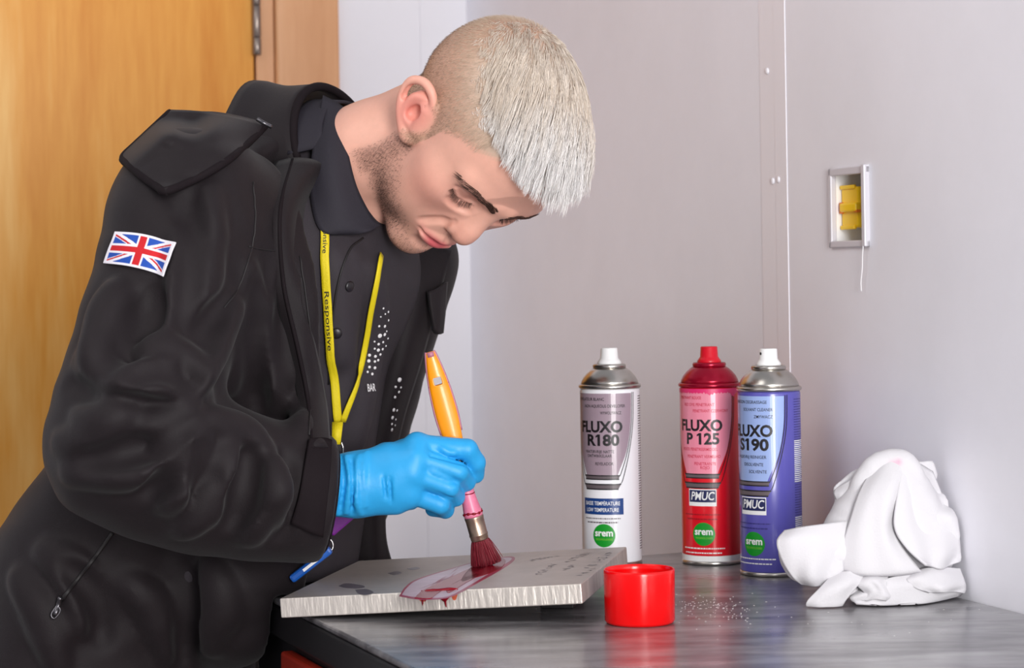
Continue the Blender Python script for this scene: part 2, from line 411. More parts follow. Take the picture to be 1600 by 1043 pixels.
FW = frame(corner, wd)
thr = [FW @ Vector((xb1 - 0.004 + dx, -0.0045 - 0.001, BZ0 + 0.002 - dz)) for dx, dz in ((0, 0), (-0.002, 0.012), (-0.003, 0.025), (-0.006, 0.038), (-0.0055, 0.048))]
tag(link('thread', tube_me('thread', spline([tuple(t) for t in thr], 16), 0.0006, 6), mat('white_thread', lin(235, 233, 236), 0.7)),
    'loose white thread hanging below the recessed wall box', 'thread')
# far wall with the door: local x runs along wn (0 at the corner, negative to the left), local y into the wall
FD = frame(corner, wn)
def door_x(px):
    r = ray(px, 300); t = (corner @ wd) / (r @ wd); return ((CAM + r * t) - corner) @ wn
def back_box(x0, x1, y0, y1, z0, z1, bev=0.0):
    bm = box_bm((x0, y0, z0), (x1, y1, z1), bev); bm.transform(FD); return bm
xs_, xf1, xf0, xd = door_x(660), door_x(531), door_x(432), door_x(404)
DL = xd - 0.84; DH = 2.03
bm = bmesh.new()
for (x0, x1, z0, z1) in ((xs_ + 0.001, 0.06, 0, H), (xf1 - 0.03, xs_ - 0.001, 0, H), (DL - 0.06, xf1 - 0.03, DH + 0.05, H), (-3.0, DL - 0.06, 0, H), (xs_ - 0.001, xs_ + 0.001, 0, H)):
    b2 = back_box(x0, x1, 0.0 if x1 - x0 > 0.01 else 0.0015, 0.07, z0, z1); me_ = bm_mesh('t', b2); bm.from_mesh(me_); bpy.data.meshes.remove(me_)
wall_back = struct('wall_back', bm, M_wall2)
wl = struct('wall_left', box_bm((-2.75, -1.2, 0), (-2.70, 2.6, H)), M_wall2)
door = struct('door_1', back_box(DL, xd - 0.003, 0.004, 0.048, 0.006, DH, 0.002), M_door)
M_bronze = mat('brushed_steel_hinge', lin(150, 138, 130), 0.35, metal=0.9, var=0.15, vscale=60)
M_dark = mat('dark_gap', (0.01, 0.008, 0.006), 0.8)
ztop = (CAM + ray(403, 78) * 3.25)[2]
def cyl(name, M4, r, z0, z1, m, parent, n=24, bev=0.0006):
    o = link(name, lathe_me(name, [(0.0, z0), (r - bev, z0), (r, z0 + bev), (r, z1 - bev), (r - bev, z1), (0.0, z1)], n), m, parent); o.matrix_world = M4; return o
Mh = FD @ Matrix.Translation((xd - 0.0005, -0.006, 0))
for z0, z1 in ((ztop, ztop + 0.026), (ztop + 0.0268, ztop + 0.075), (ztop + 0.0758, ztop + 0.102)): cyl('hinge_knuckle', Mh, 0.0066, z0, z1, M_bronze, door)
link('hinge_leaf', bm_mesh('hinge_leaf', back_box(xd - 0.006, xd - 0.001, -0.004, 0.006, ztop, ztop + 0.102)), M_bronze, door, False)
struct('trim_3', back_box(xd, xf0, 0.002, 0.09, 0, DH + 0.03, 0.001), M_frame)
struct('trim_4', back_box(xf0 + 0.001, xf1, -0.012, 0.03, 0, DH + 0.09, 0.004), M_frame)
struct('trim_5', back_box(DL - 0.09, xd + 0.0, -0.012, 0.03, DH + 0.004, DH + 0.09, 0.004), M_frame)
struct('trim_6', back_box(DL - 0.09, DL - 0.003, -0.012, 0.05, 0, DH + 0.004, 0.004), M_frame)
# bench
C1 = Pz(388, 914, TZ)[:2]; Ad = Pz(645, 1043, TZ)[:2] - C1; Ad /= np.linalg.norm(Ad); Bd = Pz(1040, 864, TZ)[:2] - C1; Bd /= np.linalg.norm(Bd)
off = wn[:2] * 0.002
sB = ((W0[:2] - off - C1) @ wn[:2]) / (Bd @ wn[:2]); C2 = C1 + Bd * sB
N1 = C1 + Ad * ((C1[1] - 1.25) / -Ad[1]); tN = (C2[1] - 1.25) / -wd[1]; N2 = C2 + wd[:2] * tN
M_bench = mat('grey_worktop', lin(74, 72, 76), 0.22, spec=0.8, coat=0.5)
M_bench.node_tree.nodes['Principled BSDF'].inputs['Coat Roughness'].default_value = 0.22
nt = M_bench.node_tree; b = nt.nodes['Principled BSDF']
mp = [n for n in nt.nodes if n.type == 'MAPPING'][0]; mp.inputs['Rotation'].default_value = (0, 0, math.radians(8)); mp.inputs['Scale'].default_value = (1.0, 3.4, 1)
n1 = nt.nodes.new('ShaderNodeTexNoise'); n1.inputs['Scale'].default_value = 9; n1.inputs['Detail'].default_value = 8; n1.inputs['Roughness'].default_value = 0.62
n2 = nt.nodes.new('ShaderNodeTexNoise'); n2.inputs['Scale'].default_value = 3.5; n2.inputs['Detail'].default_value = 5
for n in (n1, n2): nt.links.new(mp.outputs[0], n.inputs['Vector'])
cr = nt.nodes.new('ShaderNodeValToRGB'); cr.color_ramp.elements[0].position = 0.38; cr.color_ramp.elements[1].position = 0.72
cr.color_ramp.elements[0].color = (*lin(74, 72, 76), 1); cr.color_ramp.elements[1].color = (*lin(150, 148, 150), 1)
nt.links.new(n1.outputs['Fac'], cr.inputs['Fac']); nt.links.new(cr.outputs['Color'], b.inputs['Base Color'])
rr = nt.nodes.new('ShaderNodeMapRange'); rr.inputs[1].default_value = 0.3; rr.inputs[2].default_value = 0.7; rr.inputs[3].default_value = 0.2; rr.inputs[4].default_value = 0.42
nt.links.new(n2.outputs['Fac'], rr.inputs['Value']); nt.links.new(rr.outputs[0], b.inputs['Roughness'])
M_black = mat('black_edge', lin(20, 19, 22), 0.45); M_red = mat('orange_red_drawer', lin(150, 32, 10), 0.45); M_blue_d = mat('blue_drawer', lin(20, 50, 130), 0.4)
bench = empty('workbench', ((C1[0] + N2[0]) / 2, (C1[1] + N2[1]) / 2, 0)); tag(bench, 'grey scuffed workbench with black edge and red drawers against the white wall', 'workbench')
poly = [tuple(N1), tuple(N2), tuple(C2), tuple(C1)]
link('worktop', bm_mesh('worktop', prism_bm(poly, TZ - 0.006, TZ, 0.002)), M_bench, bench, False)
def inset(d):
    c = np.mean(poly, 0); out = []
    for i in range(4):
        p0, p1, p2 = [np.array(poly[(i + j) % 4]) for j in (-1, 0, 1)]
        e1 = (p1 - p0) / np.linalg.norm(p1 - p0); e2 = (p2 - p1) / np.linalg.norm(p2 - p1)
        n1_ = np.array([-e1[1], e1[0]]); n2_ = np.array([-e2[1], e2[0]])
        if n1_ @ (c - p1) < 0: n1_ = -n1_
        if n2_ @ (c - p1) < 0: n2_ = -n2_
        A = np.array([n1_, n2_]); out.append(tuple(np.linalg.solve(A, [n1_ @ p1 + d, n2_ @ p1 + d])))
    return out
link('edge_band', bm_mesh('edge_band', prism_bm(inset(-0.0), TZ - 0.038, TZ - 0.0062, 0.003)), M_black, bench, False)
link('cabinet', bm_mesh('cabinet', prism_bm(inset(0.008), 0.06, TZ - 0.0385)), M_black, bench, False)
link('plinth', bm_mesh('plinth', prism_bm(inset(0.07), 0.0, 0.06)), M_black, bench, False)
I = [np.array(p) for p in inset(0.008)]; aL = np.linalg.norm(I[0] - I[3]); FA = frame((I[3][0], I[3][1], 0), (*Ad, 0))
def drawer(name, x0, x1, z0, z1, m):
    bm = box_bm((x0, -0.014, z0), (x1, 0.0, z1), 0.003); bm.transform(FA); o = link(name, bm_mesh(name, bm), m, bench, False)
    b2 = box_bm((x0 + 0.06, -0.03, z1 - 0.05), (x1 - 0.06, -0.0135, z1 - 0.035), 0.004); b2.transform(FA); link('handle', bm_mesh('handle', b2), M_black, o, False)
for x0, x1, ms in ((0.135, 0.50, (M_red, M_red, M_red)), (0.515, aL - 0.02, (M_red, M_red, M_red))):
    for k, (z0, z1) in enumerate(((0.62, 0.855), (0.36, 0.61), (0.08, 0.35))): drawer('drawer', x0, x1, z0, z1, ms[k])
# ---------------------------------------------------------------- spray cans
def flat_bm(polys):
    bm = bmesh.new()
    for p in polys:
        bm.faces.new([bm.verts.new((x, 0, z)) for x, z in p])
    return bm
def wrap(bm, R, off, ang0, step=0.0025):             # bend a flat x-z drawing around a can of radius R
    xs = [v.co.x for v in bm.verts]
    if not xs: return bm
    x = math.floor(min(xs) / step) * step + step
    while x < max(xs):
        bmesh.ops.bisect_plane(bm, geom=bm.verts[:] + bm.edges[:] + bm.faces[:], plane_co=(x, 0, 0), plane_no=(1, 0, 0)); x += step
    for v in bm.verts:
        a = ang0 + v.co.x / R; v.co = Vector(((R + off) * math.sin(a), -(R + off) * math.cos(a), v.co.z))
    return bm
def text_bm(s, size, cx, cz, bold=0.0, sx=1.0, align='CENTER', shear=0.0, width=None):
    c = bpy.data.curves.new('t', 'FONT'); c.body = s; c.size = size; c.align_x = align; c.align_y = 'CENTER'; c.offset = bold; c.shear = shear; c.resolution_u = 3
    o = bpy.data.objects.new('t', c); COL.objects.link(o); bpy.context.view_layer.update()
    me = bpy.data.meshes.new_from_object(o.evaluated_get(bpy.context.evaluated_depsgraph_get()))
    bm = bmesh.new(); bm.from_mesh(me); bpy.data.objects.remove(o); bpy.data.curves.remove(c); bpy.data.meshes.remove(me)
    if width:
        xs = [v.co.x for v in bm.verts]; sx = width / (max(xs) - min(xs))
    for v in bm.verts: v.co = Vector((v.co.x * sx + cx, 0, v.co.y + cz))
    return bm
def flag_ones(bm):                                   # give the plain bars that stand for 1 their slanted flag
    left = set(bm.verts); add = []
    while left:
        st = [left.pop()]; isl = list(st)
        while st:
            v = st.pop()
            for e in v.link_edges:
                o = e.other_vert(v)
                if o in left: left.remove(o); st.append(o); isl.append(o)
        x0, x1 = min(v.co.x for v in isl), max(v.co.x for v in isl); z0, z1 = min(v.co.z for v in isl), max(v.co.z for v in isl); h = z1 - z0
        if (x1 - x0) < 0.36 * h: add.append((x0, x1, z0, z1, h))
    for x0, x1, z0, z1, h in add:
        xa = x0 + 0.02 * h
        bm.faces.new([bm.verts.new((a, 0, b)) for a, b in ((xa, z1), (xa - 0.20 * h, z1 - 0.14 * h), (xa - 0.20 * h, z1 - 0.30 * h), (xa, z1 - 0.20 * h))])
    return bm
def merge(bms):
    out = bmesh.new()
    for b in bms:
        me = bm_mesh('t', b); out.from_mesh(me); bpy.data.meshes.remove(me)
    return out
def micro(x0, x1, zc, h, gap=0.0006):               # print too fine to read: broken dashes
    out = []; x = x0
    while x < x1:
        w = random.uniform(0.0012, 0.0042); w = min(w, x1 - x); out.append(rect(x, x + w, zc - h / 2, zc + h / 2)); x += w + gap
    return flat_bm(out)
def disc(cx, cz, r, n=40): return [(cx + r * math.cos(2 * math.pi * i / n), cz + r * math.sin(2 * math.pi * i / n)) for i in range(n)]
def rect(x0, x1, z0, z1): return [(x0, z0), (x1, z0), (x1, z1), (x0, z1)]
M_tin = mat('can_tin', lin(196, 192, 186), 0.28, metal=1.0, var=0.04, vscale=40)
M_white = mat('white_print', lin(240, 240, 240), 0.35); M_ink = mat('black_ink', lin(28, 24, 28), 0.4); M_inkg = mat('grey_ink', lin(98, 88, 92), 0.4)
M_green = mat('green_badge', lin(16, 150, 40), 0.35); M_lime = mat('lime_print', lin(110, 190, 60), 0.4); M_navy = mat('navy_print', lin(30, 36, 84), 0.4)
M_bluebox = mat('blue_print', lin(20, 62, 128), 0.35); M_plw = mat('white_plastic', lin(244, 244, 244), 0.35)
M_nozred = mat('red_plastic_nozzle', lin(214, 16, 40), 0.32); M_nozred_stain = mat('crimson_stained_tin', lin(168, 14, 48), 0.25, metal=0.55)
M_pinkstain = mat('pink_dye', lin(226, 44, 110), 0.4)
CR = 0.0325
def can(px, d, ang, label, body, panel, m_dome, m_noz, m_txt, lines, code, lower, extra, ink2=None):
    base = Pz(px, d, TZ); base = base * (1 + CR / base[1]); base[2] = TZ   # d: pixel row of the foot's front edge
    t = empty('spray_can', base); tag(t, label, 'spray can', 'spray cans on the workbench')
    yaw = math.atan2(-base[0], base[1])              # label frame: local -y looks at the camera
    T = Matrix.Translation(base) @ Matrix.Rotation(yaw, 4, 'Z')
    def put(name, bm_or_me, m, parent=t, smooth=False):
        me = bm_or_me if isinstance(bm_or_me, bpy.types.Mesh) else bm_mesh(name, bm_or_me)
        o = link(name, me, m, parent, smooth); o.matrix_world = T; return o
    put('base_rim', lathe_me('base_rim', [(0.0, 0.002), (0.028, 0.002), (0.030, 0.0), (0.0325, 0.0006), (0.0330, 0.0022), (0.0327, 0.0045), (0.0, 0.0046)]), M_tin, smooth=True)
    bz0 = 0.0046
    if extra == 'red':
        put('base_band', lathe_me('base_band', [(0.0, bz0), (CR, bz0), (CR, 0.0105), (0.0, 0.0105)]), M_white, smooth=False); bz0 = 0.0106
    bo = put('body', lathe_me('body', [(0.0, bz0), (CR - 0.0002, bz0), (CR, bz0 + 0.001), (CR, 0.1885), (CR - 0.0006, 0.1905), (0.0, 0.191)]), body, smooth=True)
    put('shoulder_rim', lathe_me('shoulder_rim', [(0.0, 0.1905), (0.0318, 0.1905), (0.0335, 0.1915), (0.0342, 0.1932), (0.0335, 0.195), (0.0318, 0.1955), (0.0, 0.1955)]), m_dome, smooth=True)
    dome = [(0.0, 0.1953), (0.0316, 0.1953), (0.0308, 0.1985), (0.0285, 0.2030), (0.0250, 0.2072), (0.0215, 0.2104), (0.0185, 0.2125), (0.0, 0.2128)]
    put('dome', lathe_me('dome', dome), m_dome, smooth=True)
    put('valve_cup', lathe_me('valve_cup', [(0.0, 0.2126), (0.0175, 0.2126), (0.0182, 0.2140), (0.0182, 0.2158), (0.0172, 0.2172), (0.0150, 0.2170), (0.0138, 0.2160), (0.0, 0.2160)]), m_dome, smooth=True)
    nz = put('nozzle', lathe_me('nozzle', [(0.0, 0.2161), (0.0128, 0.2161), (0.0130, 0.2190), (0.0112, 0.2215), (0.0098, 0.2235), (0.0092, 0.2335), (0.0086, 0.2345), (0.0, 0.2345)], 40), m_noz, smooth=True)
    hb = bmesh.new(); bmesh.ops.create_circle(hb, cap_ends=True, radius=0.0016, segments=14)
    ha = math.radians(-55 if code == 'S190' else 120)
    hb.transform(Matrix.Rotation(ha, 4, 'Z') @ Matrix.Translation((0, -0.00975, 0.2295)) @ Matrix.Rotation(math.pi / 2, 4, 'X')); put('spray_hole', hb, M_dark, nz)
    A = math.radians(ang)
    def art(name, bms, m, off, parent=bo):
        if not isinstance(bms, list): bms = [bms]
        return put(name, wrap(merge(bms), CR, off, A), m, parent)
    z = lambda y: 0.190 - (y - 620) / 1430           # rows measured on the white can
    # tapering panel with double border
    def shape(w0, w1, z0, z1, e=0.0):
        L = [(-(w1), z1), (-w0 - (w1 - w0) * 0.93, z1 - (z1 - z0) * 0.35), (-w0 - (w1 - w0) * 0.62, z0 + (z1 - z0) * 0.32), (-w0 - 0.002, z0 + 0.004), (-w0, z0)]
        return L[::-1] + [(-x, q) for x, q in L][::1] if False else [(x, q) for x, q in L] + [(-x, q) for x, q in L[::-1]]
    zt, zb = 0.1865, z(751)
    w1 = 0.0375 if extra != 'white' else 0.0365
    def side_line(d0, d1, zlow, m, off):
        R_ = []
        Lp = [(w1 + d0, zt + 0.001), (0.0192 + (w1 - 0.0192) * 0.93 + d0, zt - (zt - zb) * 0.35), (0.0192 + (w1 - 0.0192) * 0.62 + d0, zb + (zt - zb) * 0.32), (0.0215 + d0 * 0.8, zlow + 0.005), (0.0185 + d0 * 0.55, zlow)]
        q = spline([(a, b_, 0) for a, b_ in Lp], 26)[:, :2]
        for sgn in (m,):
            for i in range(len(q) - 1):
                a, b_ = q[i], q[i + 1]; w = d1 - d0
                R_.append([(sgn * a[0], a[1]), (sgn * (a[0] + w), a[1]), (sgn * (b_[0] + w), b_[1]), (sgn * b_[0], b_[1])])
        return R_
    Lp = [(w1, zt), (0.0192 + (w1 - 0.0192) * 0.93, zt - (zt - zb) * 0.35), (0.0192 + (w1 - 0.0192) * 0.62, zb + (zt - zb) * 0.32), (0.0208, zb + 0.006), (0.0185, zb)]
    q = spline([(a, b_, 0) for a, b_ in Lp], 20)[:, :2]
    pol = [(x, y) for x, y in q] + [(-x, y) for x, y in q[::-1]]
    art('label_panel', flat_bm([pol]), panel, 0.00012)
    for sg in (1, -1): art('panel_border', flat_bm(side_line(0.0006, 0.0016, zb - 0.002, sg, 0)), M_ink, 0.00022)
    for sg in (1, -1): art('panel_border', flat_bm(side_line(0.0030, 0.0040, z(764), sg, 0)), M_ink, 0.00022)
    art('panel_bar', flat_bm([[(-0.0195, z(757)), (0.0195, z(757)), (0.021, z(751)), (-0.021, z(751))]]), M_inkg, 0.00024)
    art('panel_bar', flat_bm([[(-0.0200, z(757.8)), (0.0200, z(757.8)), (0.0203, z(756)), (-0.0203, z(756))], [(-0.0213, z(752)), (0.0213, z(752)), (0.0216, z(750.2)), (-0.0216, z(750.2))]]), M_ink, 0.00028)
    art('panel_bar', flat_bm([[(-0.0190, z(772)), (0.0190, z(772)), (0.0222, z(764)), (-0.0222, z(764))]]), M_inkg, 0.00024)
    art('panel_bar', flat_bm([[(-0.0190, z(773)), (0.0190, z(773)), (0.0195, z(771)), (-0.0195, z(771))], [(-0.0222, z(765.5)), (0.0222, z(765.5)), (0.0226, z(763.5)), (-0.0226, z(763.5))]]), M_ink, 0.00028)
    for tb in [text_bm('FLUXO', 0.0165, -0.001, z(677), 0.0006, width=0.051), flag_ones(text_bm(code, 0.0165, 0.002, z(697.5), 0.0006, width=0.037 if ' ' not in code else 0.038))]: art('brand_lettering', tb, M_ink, 0.0003)
    for s, x, y, w in lines: art('product_lettering', text_bm(s, 0.0046, x, z(y), 0.00003, width=w), m_txt, 0.0003)
    xc = 0.0025
    if lower == 'temp':
        art('temperature_box', flat_bm([rect(-0.0235, 0.0245, z(811), z(786))]), M_bluebox, 0.00015)
        for tb in (text_bm('BASSE TEMPÉRATURE', 0.0058, 0, z(794), 0.00005, width=0.041), text_bm('LOW TEMPERATURE', 0.0058, 0, z(804), 0.00005, width=0.038)): art('temperature_lettering', tb, M_white, 0.0003)
        art('fine_print', [micro(-0.021, 0.021, z(817), 0.0011), micro(-0.018, 0.018, z(823), 0.0014)], M_inkg, 0.0003)
    else:
        art('approval_box', flat_bm([rect(-0.0150, 0.0170, z(800), z(774))]), M_white, 0.00015)
        art('approval_field', flat_bm([rect(-0.0142, 0.0162, z(794), z(775.5))]), M_navy, 0.00022)
        art('approval_lettering', [text_bm('PMUC', 0.0125, 0.001, z(785), 0.0002, shear=0.18, width=0.027)], M_white, 0.0003)
    zc_ = z(843)
    bd = art('round_badge', flat_bm([disc(xc, zc_, 0.0125)]), M_green, 0.0003)
    art('badge_lettering', [text_bm('srem', 0.0105, xc, zc_ + 0.0026, 0.0003, width=0.020)], M_white, 0.0005)
    art('badge_lettering', [text_bm('TECHNOLOGIES', 0.0030, xc, zc_ - 0.0042, 0.0001, width=0.019)], M_lime, 0.0005)
    if extra != 'white':
        dark = ink2
        art('fine_print', [micro(-0.021, 0.021, z(813), 0.0011), micro(-0.018, 0.018, z(820), 0.0014)], dark, 0.0003)
        art('maker_lettering', [micro(-0.024, 0.026, z(865), 0.0013), micro(-0.022, 0.022, z(872), 0.0013)], M_white, 0.0003)
    # block of fine print down the side of the can
    rows = []; x0 = 0.049
    if extra == 'white':
        for i in range(62):
            y = 0.182 - i * 0.0027; w = 0.012 + 0.006 * random.random()
            rows.append(rect(x0, x0 + w, y, y + 0.0011))
        art('side_print', flat_bm(rows), M_inkg, 0.00016)
    elif extra == 'blue':
        for i in range(22):
            y = 0.139 - i * 0.0020; rows.append(rect(0.050, 0.0685 - 0.004 * (i % 5 == 4) * random.random(), y, y + 0.0010))
        for i in range(18):
            y = 0.060 - i * 0.0020; rows.append(rect(0.050, 0.0685 - 0.004 * (i % 5 == 4) * random.random(), y, y + 0.0010))
        for rr__ in (rows[:22], rows[22:]): art('side_print', flat_bm(rr__), M_white, 0.00016)
        rows = []
        for i in range(60):
            y = 0.182 - i * 0.0026; rows.append(rect(0.050, 0.066, y, y + 0.0010))
        art('side_print', flat_bm(rows), dark, 0.00014)
    if extra == 'red':                               # dye that has run over the shoulder
        pts = [(-0.040, 0.190)]
        xs = np.linspace(-0.040, 0.052, 60)
        for i, x in enumerate(xs): pts.append((x, 0.1868 - 0.0022 * abs(math.sin(i * 1.3)) - 0.0045 * math.exp(-((x - 0.040) / 0.0035) ** 2) - 0.002 * math.exp(-((x - 0.012) / 0.003) ** 2)))
        pts.append((0.052, 0.190)); art('dye_stain', flat_bm([pts[::-1]]), M_pinkstain, 0.00035)
    return t
M_cw = mat('can_white_print', lin(238, 237, 242), 0.3, coat=0.3); M_mauve = mat('mauve_print', lin(158, 138, 150), 0.32, coat=0.3)
M_cr = mat('can_red_print', lin(222, 14, 34), 0.28, coat=0.3); M_pink = mat('pink_print', lin(238, 142, 164), 0.32, coat=0.3)
M_cb = mat('can_violet_print', lin(88, 84, 172), 0.28, coat=0.3); M_lb = mat('pale_blue_print', lin(150, 172, 222), 0.32, coat=0.3)
M_redtxt = mat('red_print', lin(206, 40, 74), 0.4); M_maroon = mat('maroon_print', lin(150, 12, 26), 0.4); M_indigo = mat('indigo_print', lin(58, 54, 128), 0.4)
can(957, 886, -20, 'white spray can with mauve label reading FLUXO R180', M_cw, M_mauve, M_tin, M_plw, M_ink,
    [('REVELATEUR BLANC', -0.013, 634, 0.036), ('NON AQUEOUS DEVELOPER', 0.004, 644.5, 0.048), ('WYWOLYWACZ', 0.012, 655, 0.023),
     ('WATERVRIJE NATTE', -0.002, 714.5, 0.034), ('ONTWIKKELAAR', -0.002, 721, 0.029), ('REVELADOR', 0.004, 733, 0.020)], 'R180', 'temp', 'white')
can(1113, 884, -20, 'red spray can with pink label and stained red nozzle reading FLUXO P 125', M_cr, M_pink, M_nozred_stain, M_nozred, M_redtxt,
    [('PENETRANT ROUGE', -0.013, 634, 0.030), ('RED DYE PENETRANT', -0.002, 644.5, 0.036), ('PENETRANT CZERWONY', 0.012, 654, 0.040),
     ('ROOD PENETREERMIDDEL', -0.002, 713, 0.042), ('PENETRANT VERMELHO', 0.003, 724, 0.038), ('PENETRANTE', 0.005, 735, 0.024), ('ROJO', 0.005, 741, 0.010)], 'P 125', 'pmuc', 'red', M_maroon)
can(1206, 902, -38, 'violet spray can with pale blue label and white nozzle reading FLUXO S190', M_cb, M_lb, M_tin, M_plw, M_ink,
    [('PREPARATION DEGRAISSAGE', -0.006, 634, 0.050), ('SOLVANT CLEANER', 0.008, 645, 0.034), ('ZMYWACZ', 0.015, 655.5, 0.020),
     ('VLEKVRIJ REINIGER', 0.0, 715, 0.036), ('DISOLVENTE', 0.003, 726, 0.023), ('SOLVENTE', 0.008, 736.5, 0.020)], 'S190', 'pmuc', 'blue', M_indigo)
# ---------------------------------------------------------------- red cap
M_redcap = mat('glossy_red_plastic', lin(236, 2, 6), 0.2, spec=0.45)
cp = Pz(1000, 981, TZ); cp = cp * (1 + 0.032 / cp[1]); cp[2] = TZ
prof = [(0.0, 0.0), (0.0285, 0.0), (0.0305, 0.0008), (0.0317, 0.003), (0.0322, 0.046), (0.0321, 0.0482), (0.0313, 0.0488), (0.0306, 0.0482), (0.0303, 0.044), (0.0298, 0.004), (0.0, 0.003)]
rc = link('plastic_cap', lathe_me('plastic_cap', prof, 80), M_redcap); rc.location = cp
tag(rc, 'glossy red plastic cap standing open on the workbench', 'cap')
# ---------------------------------------------------------------- steel plate, tilted, overhanging the bench edge
PLt = 0.0182
FL = Pz(437, 935, TZ + PLt); BKL = Pz(560, 876, TZ + PLt); ey = BKL - FL; PLw = np.linalg.norm(ey); ey /= PLw   # left side lies level
exh = np.array([ey[1], -ey[0], 0.0]); _r = ray(908, 912)
_A = np.array([[exh[0], -_r[0]], [exh[1], -_r[1]]]); _L, _t = np.linalg.solve(_A, -FL[:2]); _h = (CAM + _r * _t)[2] - FL[2]
PLl = math.hypot(_L, _h); tilt = math.atan2(_h, _L)
ex = np.array([exh[0] * math.cos(tilt), exh[1] * math.cos(tilt), math.sin(tilt)]); ez = np.cross(ex, ey)
# let the under side touch the bench where its edge first passes below
_lo = 9.0
for _s in np.linspace(0, 0.9, 400):
    _q = np.array([*(C1 + Ad * _s), TZ]) - FL; _x, _y = _q @ exh, _q @ ey
    if 0 <= _y <= PLw and 0 <= _x <= _L: _lo = min(_lo, _x * math.tan(tilt))
_lo = 0 if _lo > 1 else _lo
FL = FL - np.array([0, 0, _lo - 0.0004])
print('plate', PLl, PLw, tilt, _h, _lo, 'bench', C1, C2, 'corner', corner)
MP = Matrix((ex, ey, ez)).transposed().to_4x4(); MP.translation = Vector(FL)
def PL(px, py):                                      # pixel -> (x, y) on the plate's top face
    r = ray(px, py); t = ((FL - CAM) @ ez) / (r @ ez); p = CAM + r * t - FL; return p @ ex, p @ ey
M_steel = mat('mill_steel', lin(190, 180, 172), 0.45, metal=0.6, var=0.10, vscale=26, bump=0.12, bscale=160)
M_sawn = mat('sawn_steel_edge', lin(208, 200, 193), 0.42, metal=0.5, var=0.22, vscale=90, bump=0.6, bscale=240, stretch=(1, 1, 0.18))
plate = empty('steel_plate', FL - ez * PLt); tag(plate, 'tilted rectangular steel plate with a red dye streak on the bench', 'metal plate')
bm = box_bm((0, 0, -PLt), (PLl, PLw, 0), 0.0011, 2); pm = bm_mesh('slab', bm); pm.materials.append(M_steel); pm.materials.append(M_sawn)
for p in pm.polygons:
    if abs(p.normal.z) < 0.9: p.material_index = 1
sl = link('slab', pm, None, plate, False); sl.matrix_world = MP
def on_plate(name, bm, m, smooth=False):
    o = link(name, bm_mesh(name, bm), m, plate, smooth); o.matrix_world = MP; return o
def film(polys, z):
    bm = bmesh.new()
    for pl in polys:
        q = [PL(*p) for p in pl]; q = spline([(a, b, 0) for a, b in q + q[:1]], len(q) * 5)[:-1, :2]
        top = [bm.verts.new((a, b, z)) for a, b in q]; c = np.mean(q, 0); bot = [bm.verts.new((a + (a - c[0]) * 0.006, b + (b - c[1]) * 0.006, 0.0)) for a, b in q]
        bm.faces.new(top)
        for i in range(len(q)): bm.faces.new((top[i], bot[i], bot[(i + 1) % len(q)], top[(i + 1) % len(q)]))
    bmesh.ops.recalc_face_normals(bm, faces=bm.faces[:]); return bm
M_film = mat('thin_pink_film', lin(186, 164, 176), 0.3, var=0.16, vscale=70, spec=0.45, stretch=(0.3, 1, 1)); M_dye = mat('wet_crimson_dye', lin(128, 2, 24), 0.22, spec=0.35)
M_dyet = mat('thin_crimson_dye', lin(150, 36, 66), 0.3, spec=0.35, var=0.3, vscale=80); M_rust = mat('orange_rim_of_dye', lin(196, 92, 62), 0.3, var=0.3, vscale=200); M_marker = mat('faint_marker_ink', lin(96, 90, 98), 0.5, metal=0.3)
on_plate('dye_edge', film([[(624, 931), (634, 916), (652, 904), (700, 889), (742, 877), (776, 871), (800, 869), (803, 875), (784, 889), (745, 911), (712, 929), (690, 935), (655, 936)]], 0.00012), M_dyet)
on_plate('dye_film', film([[(628, 929), (637, 917), (654, 905.5), (700, 890.5), (742, 879), (776, 872.5), (797, 871), (797, 875.5), (778, 887), (742, 909), (710, 927), (690, 933), (655, 933)]], 0.00025), M_film)
on_plate('dye_streak', film([[(648, 934), (662, 922), (692, 908), (728, 891), (748, 884), (758, 887), (738, 898), (706, 914), (684, 927), (672, 935)],
    [(736, 886), (752, 876), (780, 872), (790, 876), (783, 887), (764, 896), (741, 903), (722, 909), (724, 900)],
    [(696, 920), (716, 908), (741, 897), (748, 899), (726, 912), (702, 926)]], 0.0007), M_dye)
bm = bmesh.new()                                     # bristle marks in the film
for k in range(16):
    a = PL(655 + 30 * random.random(), 925 - 8 * random.random()); b_ = PL(718 + 40 * random.random(), 893 - 10 * random.random()); t0, t1 = sorted((random.uniform(-0.2, 0.8), random.uniform(0.2, 1.0)))
    a, b_ = np.array(a), np.array(b_); p0, p1 = a + (b_ - a) * t0, a + (b_ - a) * t1; d = (p1 - p0) / (np.linalg.norm(p1 - p0) + 1e-9); n = np.array([-d[1], d[0]]) * random.uniform(0.0003, 0.0009)
    bm.faces.new([bm.verts.new((*q, 0.0006)) for q in (p0, (p0 + p1) / 2 - n, p1, (p0 + p1) / 2 + n)])
on_plate('bristle_marks', bm, M_dyet)
